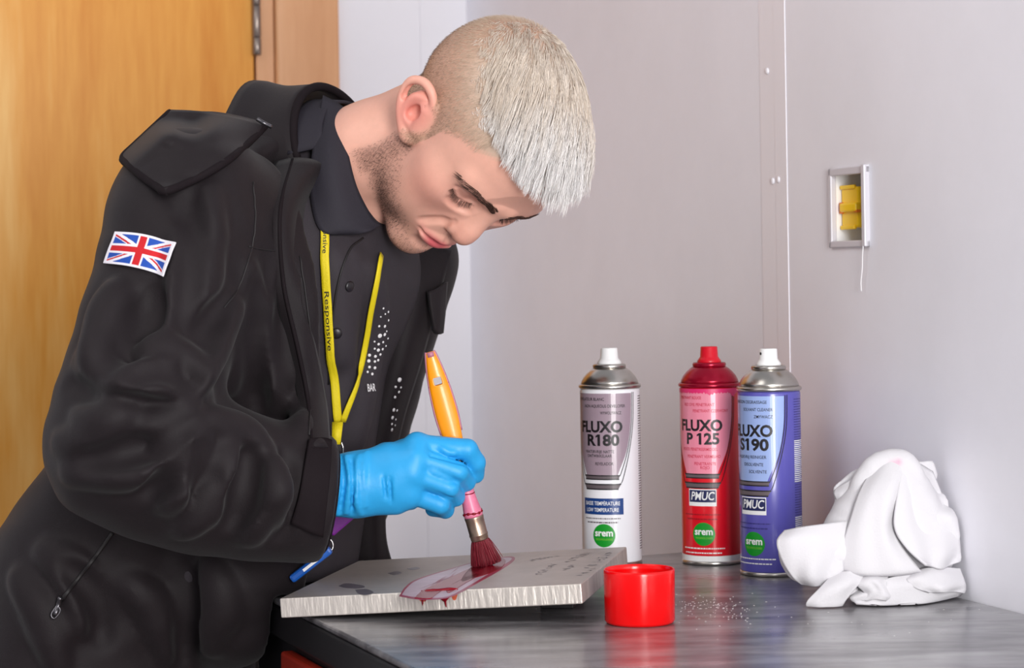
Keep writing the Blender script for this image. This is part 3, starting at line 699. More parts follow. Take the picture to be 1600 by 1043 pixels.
# beads and runs of dye over the front edge
DF = Field((0.105, -0.008, -0.02), (0.185, 0.018, 0.006), 0.0007, FL, np.stack([ex, ey, ez], 1))
def plx(px, py): return PL(px, py)[0]
x_ = lambda px: PL(px, 933)[0]
for (pxa, r, zz, yy) in ((652, 0.0016, 0.000, 0.001), (660, 0.0022, -0.0004, 0.002), (669, 0.0026, -0.0012, 0.0015), (677, 0.0028, -0.001, 0.002), (685, 0.0021, 0.000, 0.002), (692, 0.0014, 0.0002, 0.002)):
    DF.ell((x_(pxa), yy - 0.0018, zz - 0.0002), (r * 2.1, r * 1.35, r * 1.25), 0.0018)
DF.line([(x_(643), 0.001, 0.0), (x_(643.5), -0.0006, -0.004), (x_(643), -0.0006, -0.0125)], [0.0012, 0.0011, 0.0007], 0.001, n=8)
DF.line([(x_(647), 0.001, 0.0), (x_(647), -0.0006, -0.003), (x_(647.5), -0.0006, -0.009)], [0.001, 0.0009, 0.0006], 0.001, n=8)
DF.line([(x_(666), 0.000, -0.001), (x_(671), -0.0008, -0.0045), (x_(676), -0.0010, -0.0075), (x_(682), -0.0009, -0.004), (x_(688), 0, -0.001)], [0.002, 0.0019, 0.0020, 0.0016, 0.0014], 0.0016, n=14)
DF.line([(x_(676), -0.0008, -0.0075), (x_(677), -0.0004, -0.0150)], [0.0014, 0.0007], 0.001)
field_obj('dye_beads', DF, M_dye, plate, 1)
for pa, r in ((644, 0.0052), (690, 0.0030)):
    bm = bmesh.new(); n = 20; x0 = x_(pa); vs = []
    for i in range(n):
        a = 2 * math.pi * i / n; vs.append(bm.verts.new((x0 + r * math.cos(a) * (1 + 0.2 * math.sin(3 * a)), -0.00015, -0.0052 + 0.0042 * math.sin(a))))
    bm.faces.new(vs[::-1]); on_plate('dye_rim_stain', bm, M_rust)
# grey stains and half rubbed-off marker writing
M_stain = mat('grey_stain', lin(128, 120, 124), 0.35, metal=0.5, var=0.2, vscale=60)
for pl_ in ([[(529, 915), (540, 911), (560, 913), (570, 916), (562, 919), (540, 918)], [(555, 921), (572, 920), (584, 925), (572, 929), (560, 927)], [(606, 895), (620, 892), (628, 895), (616, 898)], [(636, 888), (650, 885.5), (656, 887.5), (645, 890)]]): on_plate('grey_stain', film([pl_], 0.00015), M_stain)
bm = bmesh.new()
def scribble(p0, p1, n, h):
    p0, p1 = np.array(p0, float), np.array(p1, float); d = (p1 - p0); L_ = np.linalg.norm(d); d /= L_; up = np.array([-d[1], d[0]])
    for i in range(n):
        c = p0 + d * L_ * (i + 0.5) / n; w = L_ / n * 0.62
        for s in range(random.randint(2, 3)):
            a = c + d * random.uniform(-0.5, 0.5) * w + up * random.uniform(-0.5, 0.5) * h; e = c + d * random.uniform(-0.5, 0.5) * w + up * random.uniform(-0.5, 0.5) * h
            m_ = (a + e) / 2 + up * random.uniform(-0.2, 0.2) * h; q = spline([(*a, 0), (*m_, 0), (*e, 0)], 5)[:, :2]
            for u, v in zip(q[:-1], q[1:]):
                t_ = (v - u) / (np.linalg.norm(v - u) + 1e-9); nn = np.array([-t_[1], t_[0]]) * 0.0006
                bm.faces.new([bm.verts.new((*z_, 0.0002)) for z_ in (u - nn, v - nn, v + nn, u + nn)])
for (a, b_, n, h) in (((824, 876), (872, 868), 7, 0.011), ((838, 898), (868, 880), 6, 0.009), ((878, 891), (898, 882), 4, 0.009), ((886, 878), (918, 863), 8, 0.012), ((903, 900), (930, 886), 4, 0.008), ((918, 888), (955, 862), 7, 0.011)):
    scribble(PL(*a), PL(*b_), n, h)
bmesh.ops.recalc_face_normals(bm, faces=bm.faces[:])
for f_ in bm.faces:
    if f_.normal.z < 0: f_.normal_flip()
on_plate('marker_writing', bm, M_marker)
# packing piece that carries the raised end of the plate
q = FL + ex * 0.245 + ey * 0.115 - ez * PLt; hpk = q[2] - TZ
bm = box_bm((-0.016, -0.03, 0), (0.016, 0.03, hpk), 0.001)
for v in bm.verts:
    if v.co.z > hpk * 0.5: v.co.z = hpk - (0 - v.co.x) * math.tan(tilt) - 0.0004
pk = link('packing_block', bm_mesh('packing_block', bm), mat('dark_steel', lin(44, 42, 44), 0.5, metal=0.5), None, False)
pk.matrix_world = frame((q[0], q[1], TZ), exh); tag(pk, 'dark steel packing block under the raised end of the steel plate', 'block')
# ---------------------------------------------------------------- paint brush
tx, ty = PL(761, 884); TIP = FL + ex * tx + ey * ty; dB = TIP[1]
TOP = CAM + ray(671, 547) * (dB - 0.012); ax = TOP - TIP; BL = np.linalg.norm(ax); ax /= BL
view = TIP - CAM; view /= np.linalg.norm(view); bx = np.cross(ax, view); bx /= np.linalg.norm(bx); by = np.cross(ax, bx); by = -by
if bx[0] < 0: bx = -bx
by = np.cross(ax, bx)
MB = Matrix((bx, by, ax)).transposed().to_4x4(); MB.translation = Vector(TIP)
M_hand = mat('orange_painted_handle', lin(246, 150, 12), 0.3, var=0.10, vscale=60, stretch=(1, 1, 0.2), coat=0.2); M_pinkh = mat('pink_stained_handle', lin(222, 120, 150), 0.35, var=0.2, vscale=70)
M_ferr = mat('worn_ferrule_metal', lin(168, 146, 130), 0.32, metal=0.9, var=0.15, vscale=60); M_brist = mat('crimson_bristles', lin(116, 6, 30), 0.45); M_pinkedge = mat('mauve_worn_edge', lin(176, 110, 130), 0.4)
brush = empty('paint_brush', TIP); tag(brush, 'orange handled paint brush with red dyed bristles in the gloved hand', 'paint brush')
def bput(name, me, m, sm=True):
    o = link(name, me, m, brush, sm); o.matrix_world = MB; return o
pxm = dB / FPX
def hz(py): return (BL * (884 - py) / (884 - 547))
rows = [(549, 6.5, 0), (553, 8.0, 0), (570, 11.5, 0), (586, 14, 0), (588.5, 14.3, 6.2), (600.5, 15.6, 6.2), (603, 16, 0), (625, 17.5, 0), (650, 18, 0), (675, 16.5, 0), (700, 14.0, 0), (725, 11.5, 0), (748, 10.5, 0)]
v = []; f = []; cols = 4
for py, w, hw in rows:
    w *= pxm; h_ = 6.2 * pxm; th = min(0.0052, w * 0.7)
    for sy in (1, -1):
        for x in (-w, -h_ if w > h_ * 1.4 else -w * 0.4, h_ if w > h_ * 1.4 else w * 0.4, w): v.append((x, sy * th * (0.55 if abs(x) == w else 1.0), hz(py)))
for i in range(len(rows) - 1):
    hole = rows[i][2] and rows[i + 1][2]
    for s in (0, 1):
        for c in range(3):
            if hole and c == 1: continue
            a = i * 8 + s * 4 + c; qd = (a, a + 1, a + 9, a + 8); f.append(qd if s else qd[::-1])
    a = i * 8; f.append((a, a + 8, a + 12, a + 4)[::-1]); f.append((a + 3, a + 7, a + 15, a + 11)[::-1])
    if hole:
        f.append((a + 1, a + 5, a + 13, a + 9)); f.append((a + 2, a + 10, a + 14, a + 6)); f.append((a + 1, a + 2, a + 6, a + 5)); f.append((a + 9, a + 13, a + 14, a + 10))
f.append((0, 1, 5, 4)); f.append((1, 2, 6, 5)); f.append((2, 3, 7, 6)); n = (len(rows) - 1) * 8
for c in range(3): f.append((n + c, n + 4 + c, n + 5 + c, n + 1 + c))
hm = mesh('handle', v, f); bm = bmesh.new(); bm.from_mesh(hm); bmesh.ops.recalc_face_normals(bm, faces=bm.faces[:])
bm.to_mesh(hm); bm.free()
ca = hm.attributes.new('crease_edge', 'FLOAT', 'EDGE')
for i_, e_ in enumerate(hm.edges):
    a_, b_ = e_.vertices
    if all(q % 4 in (1, 2) and q // 8 in (4, 5) for q in (a_, b_)): ca.data[i_].value = 0.85
ho = bput('handle', hm, M_hand); md = ho.modifiers.new('s', 'SUBSURF'); md.levels = 2; md.render_levels = 2
# dyed edge lines of the handle
for sg in (-1, 1):
    pts = [(sg * w * pxm * 0.97, 0, hz(py)) for py, w, hw in rows[:10]]
    e = bput('handle_edge', tube_me('handle_edge', spline(pts, 40), 0.0012, 8), M_pinkedge)
bput('handle_end', lathe_me('handle_end', [(0, hz(549.8)), (0.0036, hz(549.6)), (0.0043, hz(552.5)), (0.0046, hz(557)), (0, hz(557.2))], 24), M_pinkedge)
prof = [(0, hz(806)), (14.6, hz(806)), (15.2, hz(803)), (14.4, hz(797)), (12.6, hz(785)), (11.2, hz(772)), (10.4, hz(757)), (10.2, hz(745)), (0, hz(744))]
bput('handle_neck', lathe_me('handle_neck', [(r * pxm, z) for r, z in prof][::-1][::-1], 40), M_pinkh)
bput('dye_splash', tube_me('dye_splash', spline([((14.4 * pxm) * math.sin(t), -(14.4 * pxm) * math.cos(t), hz(800 + 1.2 * math.sin(2.3 * t)))  for t in np.linspace(-1.9, 1.9, 12)], 40), [0.0011 + 0.0005 * math.sin(i) for i in range(40)], 6), M_dye)
bput('dye_splash', tube_me('dye_splash', spline([((11.0 * pxm) * math.sin(t), -(11.0 * pxm) * math.cos(t), hz(770 + 0.8 * math.sin(2 * t)))  for t in np.linspace(-1.3, 1.4, 8)], 24), 0.0006, 6), M_dye)
fp = [(0, 843), (13.4, 843), (14.0, 841), (14.3, 836), (14.9, 835), (14.9, 833), (14.3, 832), (14.6, 812), (15.2, 808), (15.2, 806.5), (14.4, 805.5), (0, 805)]
bput('ferrule', lathe_me('ferrule', [(r * pxm, hz(y)) for r, y in fp], 40), M_ferr)
# bristles: a tuft core and single hairs, fanned on the plate
zf = hz(843); zend = 0.0008
core = Field((-0.025, -0.02, -0.004), (0.025, 0.02, zf + 0.006), 0.001, TIP, np.stack([bx, by, ax], 1))
core.ecap((0, 0, zf), (0.000, 0, 0.006), (13.0 * pxm, 12.0 * pxm), (21 * pxm, 11 * pxm), (1, 0, 0), 0.002)
core.put((-0.05, -0.05, -0.05), (0.05, 0.05, 0.05), lambda X, Y, Z: -(X * float(bx @ ez) + Y * float(by @ ez) + Z * float(ax @ ez) - 0.0006) + 0 * X * Y * Z, 0.001, 's') if False else None
N = 900; a0 = rng.uniform(0, 2 * np.pi, N); r0 = np.sqrt(rng.uniform(0, 1, N)); K = 7; t = np.linspace(0, 1, K)[None, :]
x0 = 12.8 * pxm * r0 * np.cos(a0); y0 = 12.8 * pxm * r0 * np.sin(a0); xe = (23.5 * pxm) * r0 * np.cos(a0) + rng.normal(0, 0.0012, N); ye = 11.5 * pxm * r0 * np.sin(a0) + rng.normal(0, 0.001, N)
ze = rng.uniform(-0.0005, 0.004, N) 
bp_ = np.stack([x0[:, None] + (xe - x0)[:, None] * t ** 0.8, y0[:, None] + (ye - y0)[:, None] * t ** 0.9, (zf + 0.001) + (ze - zf)[:, None] * t], 2)
bw = bp_ @ np.stack([bx, by, ax], 1).T + TIP
hgt = (bw - FL) @ ez; bw = bw + ez * np.maximum(0.0006 - hgt, 0)[..., None]
def wobj(name, me, m, parent): return link(name, me, m, parent)
wobj('bristles', strands_me('bristles', bw, 0.00055, 3, 0.5), M_brist, brush)
cb = core.D
pts_l = np.stack(np.meshgrid(*core.ax, indexing='ij'), -1).reshape(-1, 3); hh = ((core.wor(pts_l) - FL) @ ez).reshape(cb.shape)
core.D = np.maximum(cb, -(hh - 0.0005)).astype(np.float32)
field_obj('bristle_core', core, M_brist, brush, 1)
SHm = SH; SH = 0.686
# ---------------------------------------------------------------- crumpled white rag
RG = Field(P(1190, 965, 1.38) - np.array([0.02, 0.12, 0.03]), P(1530, 690, 1.40) + np.array([0.03, 0.12, 0.01]), 0.0021)
k = 0.010
dR = 1.395
def rp(px, py, d): return P(px, py, d)
RG.ell(rp(1385, 835, 1.405), (0.062, 0.045, 0.060), k); RG.ell(rp(1395, 775, 1.41), (0.040, 0.034, 0.045), 0.02)
RG.cap(rp(1395, 735, 1.415), rp(1440, 850, 1.41), 0.020, 0.040, 0.015); RG.cap(rp(1400, 735, 1.41), rp(1330, 850, 1.40), 0.018, 0.034, 0.015)
RG.line([rp(1345, 755, 1.40), rp(1372, 726, 1.405), rp(1410, 722, 1.405), rp(1428, 740, 1.40)], [0.012, 0.013, 0.012, 0.010], 0.008, n=12)
RG.line([rp(1420, 728, 1.42), rp(1448, 728, 1.425), rp(1452, 745, 1.425), rp(1435, 760, 1.42)], [0.008, 0.0065, 0.0055, 0.008], 0.006, n=10)
RG.line([rp(1312, 775, 1.415), rp(1305, 763, 1.42), rp(1325, 748, 1.42), rp(1345, 735, 1.415)], [0.0055, 0.005, 0.006, 0.007], 0.006, n=10)
RG.cap(rp(1312, 775, 1.415), rp(1345, 800, 1.41), 0.007, 0.02, 0.01)
# right bulge
RG.ell(rp(1470, 815, 1.415), (0.021, 0.020, 0.030), 0.008); RG.ell(rp(1478, 862, 1.41), (0.016, 0.02, 0.016), 0.006); RG.ell(rp(1462, 785, 1.415), (0.018, 0.016, 0.014), 0.008)
# left rolled lobe
RG.line([rp(1322, 838, 1.385), rp(1280, 838, 1.372), rp(1238, 840, 1.37), rp(1228, 860, 1.368), rp(1240, 885, 1.366), rp(1262, 900, 1.366), rp(1300, 895, 1.37)], [0.014, 0.009, 0.0075, 0.009, 0.011, 0.010, 0.014], 0.007, n=26)
RG.line([rp(1335, 860, 1.38), rp(1290, 868, 1.368), rp(1255, 874, 1.366)], [0.02, 0.014, 0.012], 0.006, n=10)
RG.cap(rp(1300, 870, 1.375), rp(1350, 880, 1.385), 0.016, 0.022, 0.008)
# lower layers and flap
RG.line([rp(1330, 905, 1.372), rp(1305, 917, 1.358), rp(1272, 936, 1.352)], [0.010, 0.0085, 0.0085], 0.004, n=10)
RG.line([rp(1350, 905, 1.372), rp(1330, 924, 1.358), rp(1308, 940, 1.353)], [0.009, 0.007, 0.006], 0.004, n=8)
RG.line([rp(1330, 935, 1.362), rp(1370, 940, 1.36), rp(1425, 938, 1.368), rp(1460, 930, 1.38), rp(1500, 925, 1.398)], [0.006, 0.0062, 0.0068, 0.0078, 0.0085], 0.004, n=18)
RG.line([rp(1395, 912, 1.372), rp(1440, 920, 1.375), rp(1480, 916, 1.39), rp(1500, 916, 1.398)], [0.008, 0.012, 0.011, 0.008], 0.005, n=14)
RG.line([rp(1345, 920, 1.368), rp(1362, 912, 1.362), rp(1378, 920, 1.362), rp(1392, 936, 1.365)], [0.007, 0.006, 0.006, 0.005], 0.003, n=12)
RG.line([rp(1330, 892, 1.375), rp(1380, 890, 1.368), rp(1430, 895, 1.372), rp(1490, 905, 1.395)], [0.010, 0.011, 0.011, 0.009], 0.005, n=16)
RG.ell(rp(1410, 915, 1.405), (0.055, 0.04, 0.022), 0.006)
# flatten on the bench and keep off the wall
X = RG.ax[0][:, None, None]; Y = RG.ax[1][None, :, None]; Z = RG.ax[2][None, None, :]
RG.D = np.maximum(RG.D, (TZ + 0.0008) - Z); RG.D = np.maximum(RG.D, ((X - W0[0]) * wn[0] + (Y - W0[1]) * wn[1]) + 0.003 + 0 * Z).astype(np.float32)
nz = 0.0013 * np.sin(X * 260 + 3 * np.sin(Z * 90) + Y * 60) * np.sin(Z * 170 + X * 70 + 2 * np.sin(X * 55)); RG.D = (RG.D + nz * 0.3 + 0.0045).astype(np.float32); RG.D = np.maximum(RG.D, (TZ + 0.0008) - Z)
M_rag = mat('white_cotton', lin(240, 238, 240), 0.85, var=0.02, vscale=30, bump=0.15, bscale=500, vcol='col', sss=0.0)
rag, rv, rf = field_obj('cotton_rag', RG, M_rag, None, 1)
cl = np.tile(np.array(lin(212, 210, 214)), (len(rv), 1))
for q, rr_, cc in (((1396, 727), 0.004, lin(226, 160, 184)), ((1404, 722), 0.003, lin(226, 170, 190)), ((1408, 928), 0.010, lin(206, 186, 160))):
    h_ = RG.hit(*q); w_ = np.exp(-(np.linalg.norm(rv - h_, axis=1) / rr_) ** 2)[:, None]; cl = cl * (1 - w_) + np.array(cc) * w_
vcolor(rag.data, cl); tag(rag, 'crumpled white cotton rag beside the violet can against the wall', 'rag')

M_rag2 = mat('white_cotton_fold', lin(212, 210, 214), 0.85, bump=0.15, bscale=500)
def fold(rows, nu=34, nv=28, amp=0.0019, fr=12.0, th=0.0022, ph=0.0):
    g = grid_interp([[rp(*c) for c in r_] for r_ in rows], nu, nv)
    U, V = np.meshgrid(np.linspace(0, 1, nu), np.linspace(0, 1, nv), indexing='ij')
    g[..., 1] += amp * np.sin(V * fr + 3 * U + ph + 1.5 * np.sin(U * 5 + ph)) * (0.4 + U) + amp * 0.7 * np.sin(U * fr * 0.7 + V * 4 + ph)
    g[..., 2] = np.maximum(g[..., 2], TZ + 0.0022)
    dw = (g - W0) @ wn + 0.003 + th; g = g - wn * np.maximum(dw, 0)[..., None]
    link('rag_fold', sheet_me('rag_fold', g, th), M_rag2, rag)
fold([[(1368, 726, 1.40), (1398, 711, 1.398), (1424, 719, 1.402)], [(1342, 772, 1.378), (1380, 768, 1.368), (1410, 778, 1.376)], [(1322, 832, 1.368), (1368, 832, 1.356), (1398, 832, 1.362)], [(1306, 880, 1.362), (1368, 890, 1.346), (1432, 884, 1.352)], [(1308, 893, 1.366), (1368, 899, 1.352), (1445, 893, 1.362)]], ph=0.3)
fold([[(1412, 716, 1.396), (1432, 722, 1.402), (1456, 736, 1.415)], [(1402, 770, 1.372), (1440, 780, 1.384), (1482, 795, 1.405)], [(1398, 822, 1.356), (1448, 826, 1.372), (1502, 826, 1.398)], [(1418, 858, 1.352), (1465, 862, 1.366), (1506, 858, 1.395)], [(1446, 882, 1.352), (1472, 888, 1.368), (1500, 876, 1.392)]], ph=1.7, amp=0.0018, fr=13)
fold([[(1226, 829, 1.372), (1262, 822, 1.366), (1338, 812, 1.378)], [(1214, 846, 1.362), (1258, 842, 1.354), (1326, 842, 1.366)], [(1222, 874, 1.357), (1262, 872, 1.350), (1318, 868, 1.362)], [(1238, 900, 1.357), (1272, 900, 1.350), (1318, 888, 1.360)], [(1252, 912, 1.362), (1285, 914, 1.357), (1322, 900, 1.366)]], ph=2.9, amp=0.0014)
fold([[(1302, 896, 1.362), (1330, 892, 1.356), (1358, 894, 1.362)], [(1284, 916, 1.349), (1312, 914, 1.343), (1342, 912, 1.350)], [(1262, 938, 1.346), (1292, 940, 1.341), (1322, 936, 1.346)], [(1260, 948, 1.348), (1290, 951, 1.343), (1314, 948, 1.348)]], amp=0.0006)
fold([[(1335, 925, 1.360), (1392, 902, 1.352), (1440, 898, 1.362), (1500, 900, 1.392)], [(1328, 934, 1.352), (1390, 925, 1.348), (1442, 918, 1.354), (1508, 918, 1.386)], [(1338, 943, 1.350), (1392, 946, 1.348), (1440, 944, 1.356), (1500, 930, 1.388)]], amp=0.001, ph=0.8)
fold([[(1306, 764, 1.418), (1326, 752, 1.408), (1350, 738, 1.404)], [(1304, 772, 1.412), (1325, 772, 1.400), (1346, 768, 1.392)], [(1312, 788, 1.408), (1328, 800, 1.395), (1340, 806, 1.385)]], amp=0.0006, nu=18, nv=18)
fold([[(1434, 722, 1.41), (1454, 720, 1.418), (1458, 724, 1.422)], [(1436, 740, 1.405), (1458, 744, 1.414), (1464, 742, 1.420)], [(1438, 756, 1.402), (1452, 758, 1.41), (1458, 752, 1.418)]], amp=0.0005, nu=16, nv=14)
fold([[(1322, 905, 1.366), (1352, 898, 1.358), (1388, 900, 1.356)], [(1340, 915, 1.352), (1362, 908, 1.346), (1386, 914, 1.348)], [(1352, 928, 1.350), (1370, 922, 1.344), (1392, 930, 1.348)], [(1345, 938, 1.352), (1372, 936, 1.346), (1398, 940, 1.350)]], amp=0.0012, nu=22, nv=20, ph=1.1)
fold([[(1420, 894, 1.364), (1456, 886, 1.366), (1502, 888, 1.392)], [(1416, 906, 1.352), (1460, 900, 1.356), (1508, 902, 1.386)], [(1430, 918, 1.350), (1468, 914, 1.354), (1512, 916, 1.386)], [(1452, 925, 1.354), (1480, 924, 1.360), (1508, 926, 1.388)]], amp=0.0014, nu=22, nv=24, ph=2.2)
fold([[(1455, 775, 1.40), (1478, 790, 1.402), (1496, 800, 1.408)], [(1448, 800, 1.384), (1478, 806, 1.386), (1503, 814, 1.400)], [(1456, 828, 1.380), (1484, 830, 1.384), (1504, 834, 1.398)], [(1468, 840, 1.386), (1486, 846, 1.390), (1500, 848, 1.398)]], amp=0.0012, nu=20, nv=20, ph=0.4)
SH = SHm

vv = []; ff = []
for i in range(150):
    px_, py_ = (random.gauss(1105, 34), random.gauss(945, 7)) if i < 90 else ((random.gauss(1135, 30), random.gauss(958, 8)) if i < 120 else (random.uniform(1060, 1560), random.uniform(900, 1000)))
    c = Pz(px_, py_, TZ + 0.0003); a = random.random() * 6.28; r_ = random.uniform(0.0003, 0.0008) * (1.8 if i % 17 == 0 else 1)
    if ((c - W0) @ wn) > -0.01: continue
    k_ = len(vv); vv += [c + np.array([r_ * math.cos(a + q) * 1.5, r_ * math.sin(a + q), 0.0]) for q in (0, 1.7, 3.1, 4.6)] + [c + np.array([0, 0, 0.0004])]
    ff += [(k_ + j, k_ + (j + 1) % 4, k_ + 4) for j in range(4)] + [(k_ + 3, k_ + 2, k_ + 1, k_)]
dust = link('dust_flecks', mesh('dust_flecks', vv, ff), mat('pale_dust', lin(214, 210, 210), 0.8), None, False); tag(dust, 'scattered pale dust flecks on the grey worktop by the cap', 'dust', kind='stuff')
# ---------------------------------------------------------------- person
person = empty('person', (-0.43, 2.29, 0.0))
tag(person, 'person with short bleached hair in dark jacket and blue glove leaning over the bench', 'person')
HR = np.array([[0.043, 0.660, 0.750], [-0.395, 0.701, -0.594], [-0.918, -0.270, 0.291]])   # head axes: forward, left, up
_u, _s, _v = np.linalg.svd(HR); HR = _u @ _v
HO = np.array([-0.0401, 2.1938, CAMZ + 0.1397])
tf = np.array([0.87, -0.493, 0.0]); ts = np.array([0.493, 0.87, 0.0])                         # torso forward and left
nax = tf * 0.95 + np.array([0, 0, 0.30]); nax /= np.linalg.norm(nax)                         # neck axis, towards the head
n_up = np.array([0, 0, 1.0]); n_up = n_up - nax * (n_up @ nax); n_up /= np.linalg.norm(n_up); n_near = np.cross(nax, n_up)
if n_near[1] > 0: n_near = -n_near
NC = P(560, 255, 1.515)
def build_head():
    F = Field((-0.20, -0.105, -0.19), (0.135, 0.105, 0.150), 0.0014, HO, HR)
    E = F.ell; C = F.cap; B = F.ball
    E((-0.006, 0, 0.047), (0.096, 0.0755, 0.083), 0.0); E((0.022, 0, 0.050), (0.068, 0.066, 0.068), 0.03); E((-0.045, 0, 0.035), (0.056, 0.066, 0.065), 0.03)
    E((0.040, 0, -0.005), (0.050, 0.060, 0.062), 0.03); E((0.040, 0, -0.050), (0.046, 0.049, 0.040), 0.03)
    def SX(y, z, inn=0.0):                            # front surface of the face at (y, z)
        xs_ = np.arange(0.130, 0.03, -0.0005); q = F.sample(np.stack([xs_, np.full_like(xs_, y), np.full_like(xs_, z)], 1)); return float(xs_[np.argmax(q < 0)]) - inn
    def on(pts, inn=0.0): return [(SX(y, z, inn), y, z) for y, z in pts]
    for s in (-1, 1):
        C((0.012, s * 0.049, -0.066), (0.072, s * 0.012, -0.087), 0.015, 0.0135, 0.022)     # jaw line
        C((0.004, s * 0.055, -0.010), (0.012, s * 0.050, -0.064), 0.016, 0.015, 0.022)
        E((0.054, s * 0.045, -0.004), (0.024, 0.018, 0.018), 0.022)                          # cheek bone
        E((0.048, s * 0.038, -0.042), (0.026, 0.018, 0.028), 0.025)                          # cheek
        C((0.0895, s * 0.010, 0.036), (0.074, s * 0.044, 0.037), 0.0080, 0.0080, 0.016)      # brow ridge
    B((0.0775, 0, -0.085), 0.0145, 0.022); E((0.074, 0, -0.047), (0.020, 0.028, 0.030), 0.02)
    E((0.066, 0, -0.088), (0.022, 0.022, 0.012), 0.015)
    for s in (-1, 1):
        E((0.0965, s * 0.033, 0.0195), (0.0165, 0.019, 0.0110), 0.012, 's')                  # eye socket
        B((0.0700, s * 0.0325, 0.0195), 0.0125, 0.004)                                        # lid over the eyeball
        F.line(on([(s * 0.0185, 0.0165), (s * 0.0300, 0.0128), (s * 0.0400, 0.0135), (s * 0.0470, 0.0185)], 0.0002), 0.0014, 0.0015, n=14)       # upper lid margin
        F.line(on([(s * 0.0190, 0.0255), (s * 0.0310, 0.0280), (s * 0.0420, 0.0265), (s * 0.0490, 0.0225)], 0.0), 0.0009, 0.003, 's', n=12)       # lid crease
        F.line(on([(s * 0.0185, 0.0142), (s * 0.0300, 0.0105), (s * 0.0400, 0.0112), (s * 0.0475, 0.0165)], -0.0002), 0.0010, 0.0012, 's', n=12)
        F.line(on([(s * 0.0170, 0.0095), (s * 0.0300, 0.0030), (s * 0.0430, 0.0055)], -0.0005), 0.0012, 0.006, 's', n=12)
    # nose
    F.line([(0.0860, 0, 0.030), (0.0905, 0, 0.014), (0.0975, 0, -0.004), (0.1015, 0, -0.0145)], [0.0070, 0.0066, 0.0074, 0.0090], 0.010, n=10)
    B((0.1012, 0, -0.0170), 0.0098, 0.006)
    for s in (-1, 1):
        C((0.0840, s * 0.004, 0.016), (0.0890, s * 0.010, -0.015), 0.0055, 0.0068, 0.012)
        E((0.0915, s * 0.0120, -0.0195), (0.0105, 0.0062, 0.0082), 0.004)
        E((0.0950, s * 0.0066, -0.0280), (0.0056, 0.0030, 0.0034), 0.002, 's')
        F.line(on([(s * 0.0178, -0.0110), (s * 0.0196, -0.0175), (s * 0.0180, -0.0255)], -0.0006), 0.0014, 0.003, 's', n=8)
        F.line(on([(s * 0.0205, -0.0190), (s * 0.0270, -0.0300), (s * 0.0325, -0.0420)], -0.0010), 0.0016, 0.006, 's', n=8)   # nasolabial fold
    C((0.0945, 0, -0.025), (0.0900, 0, -0.030), 0.0040, 0.004, 0.004)
    # lips, laid on the surface
    F.line(on([(-0.0230, -0.0490), (-0.0130, -0.0462), (-0.0035, -0.0445), (0, -0.0450), (0.0035, -0.0445), (0.0130, -0.0462), (0.0230, -0.0490)], 0.0015), [0.0018, 0.0034, 0.0042, 0.0040, 0.0042, 0.0034, 0.0018], 0.005, n=24)
    F.line(on([(-0.0210, -0.0512), (-0.0120, -0.0545), (0, -0.0560), (0.0120, -0.0545), (0.0210, -0.0512)], 0.0015), [0.0018, 0.0040, 0.0050, 0.0040, 0.0018], 0.005, n=20)
    F.line(on([(-0.0265, -0.0508), (-0.0180, -0.0500), (-0.0090, -0.0497), (0, -0.0496), (0.0090, -0.0497), (0.0180, -0.0500), (0.0265, -0.0508)], -0.0002), 0.0013, 0.0025, 's', n=24)
    F.line(on([(-0.012, -0.0660), (0, -0.0672), (0.012, -0.0660)], -0.0014), 0.0026, 0.008, 's', n=10)
    F.line(on([(0, -0.034), (0, -0.0415)], -0.0006), 0.0014, 0.004, 's')
    # ears
    for s in (-1, 1):
        t = math.radians(36)
        def e(a, b, o):                               # a: forward in the ear plane, b: up, o: out from the head
            x = a * math.cos(t) - b * math.sin(t); z = a * math.sin(t) + b * math.cos(t)
            return (0.004 + x * 0.95 - o * 0.25, s * (0.0700 + o - x * 0.30), 0.000 + z)
        F.line([e(0.004, -0.010, 0.000), e(0.004, 0.012, 0.000)], [0.012, 0.014], 0.006)
        rim = [e(0.012, 0.006, 0.004), e(0.0145, 0.018, 0.008), e(0.008, 0.029, 0.012), e(-0.004, 0.032, 0.014), e(-0.0155, 0.025, 0.016), e(-0.0185, 0.010, 0.016), e(-0.0145, -0.006, 0.014), e(-0.0060, -0.019, 0.010), e(0.0020, -0.025, 0.007), e(0.0080, -0.020, 0.004)]
        F.line(rim, [0.0032, 0.0034, 0.0036, 0.0038, 0.0038, 0.0038, 0.0040, 0.0048, 0.0055, 0.004], 0.003, n=40)
        F.line([e(-0.004, 0.020, 0.006), e(-0.0105, 0.008, 0.006), e(-0.006, -0.010, 0.005)], [0.0065, 0.0065, 0.006], 0.004, n=10)
        F.line([e(0.004, 0.020, 0.010), e(-0.006, 0.015, 0.0125), e(-0.0105, 0.004, 0.013), e(-0.0070, -0.008, 0.012), e(0.000, -0.0125, 0.009)], [0.0022, 0.0030, 0.0032, 0.0030, 0.003], 0.003, n=18)
        E(e(0.0005, 0.001, 0.0115), (0.0072, 0.0062, 0.0098), 0.003, 's'); F.line([e(-0.002, 0.025, 0.0145), e(-0.012, 0.018, 0.017), e(-0.0140, 0.006, 0.017)], 0.0018, 0.003, 's', n=12)
        F.line([e(0.008, 0.012, 0.010), e(0.004, 0.004, 0.008)], 0.003, 0.003, 's')
        E(e(0.0085, -0.003, 0.006), (0.0040, 0.0032, 0.0055), 0.003)
    # neck, in world directions
    c0 = F.loc(NC - nax * 0.10); c1 = F.loc(NC + nax * 0.02); c2 = (-0.030, 0, -0.020)
    F.cap(c0, c1, 0.064, 0.057, 0.02); F.cap(c1, c2, 0.0555, 0.053, 0.012)
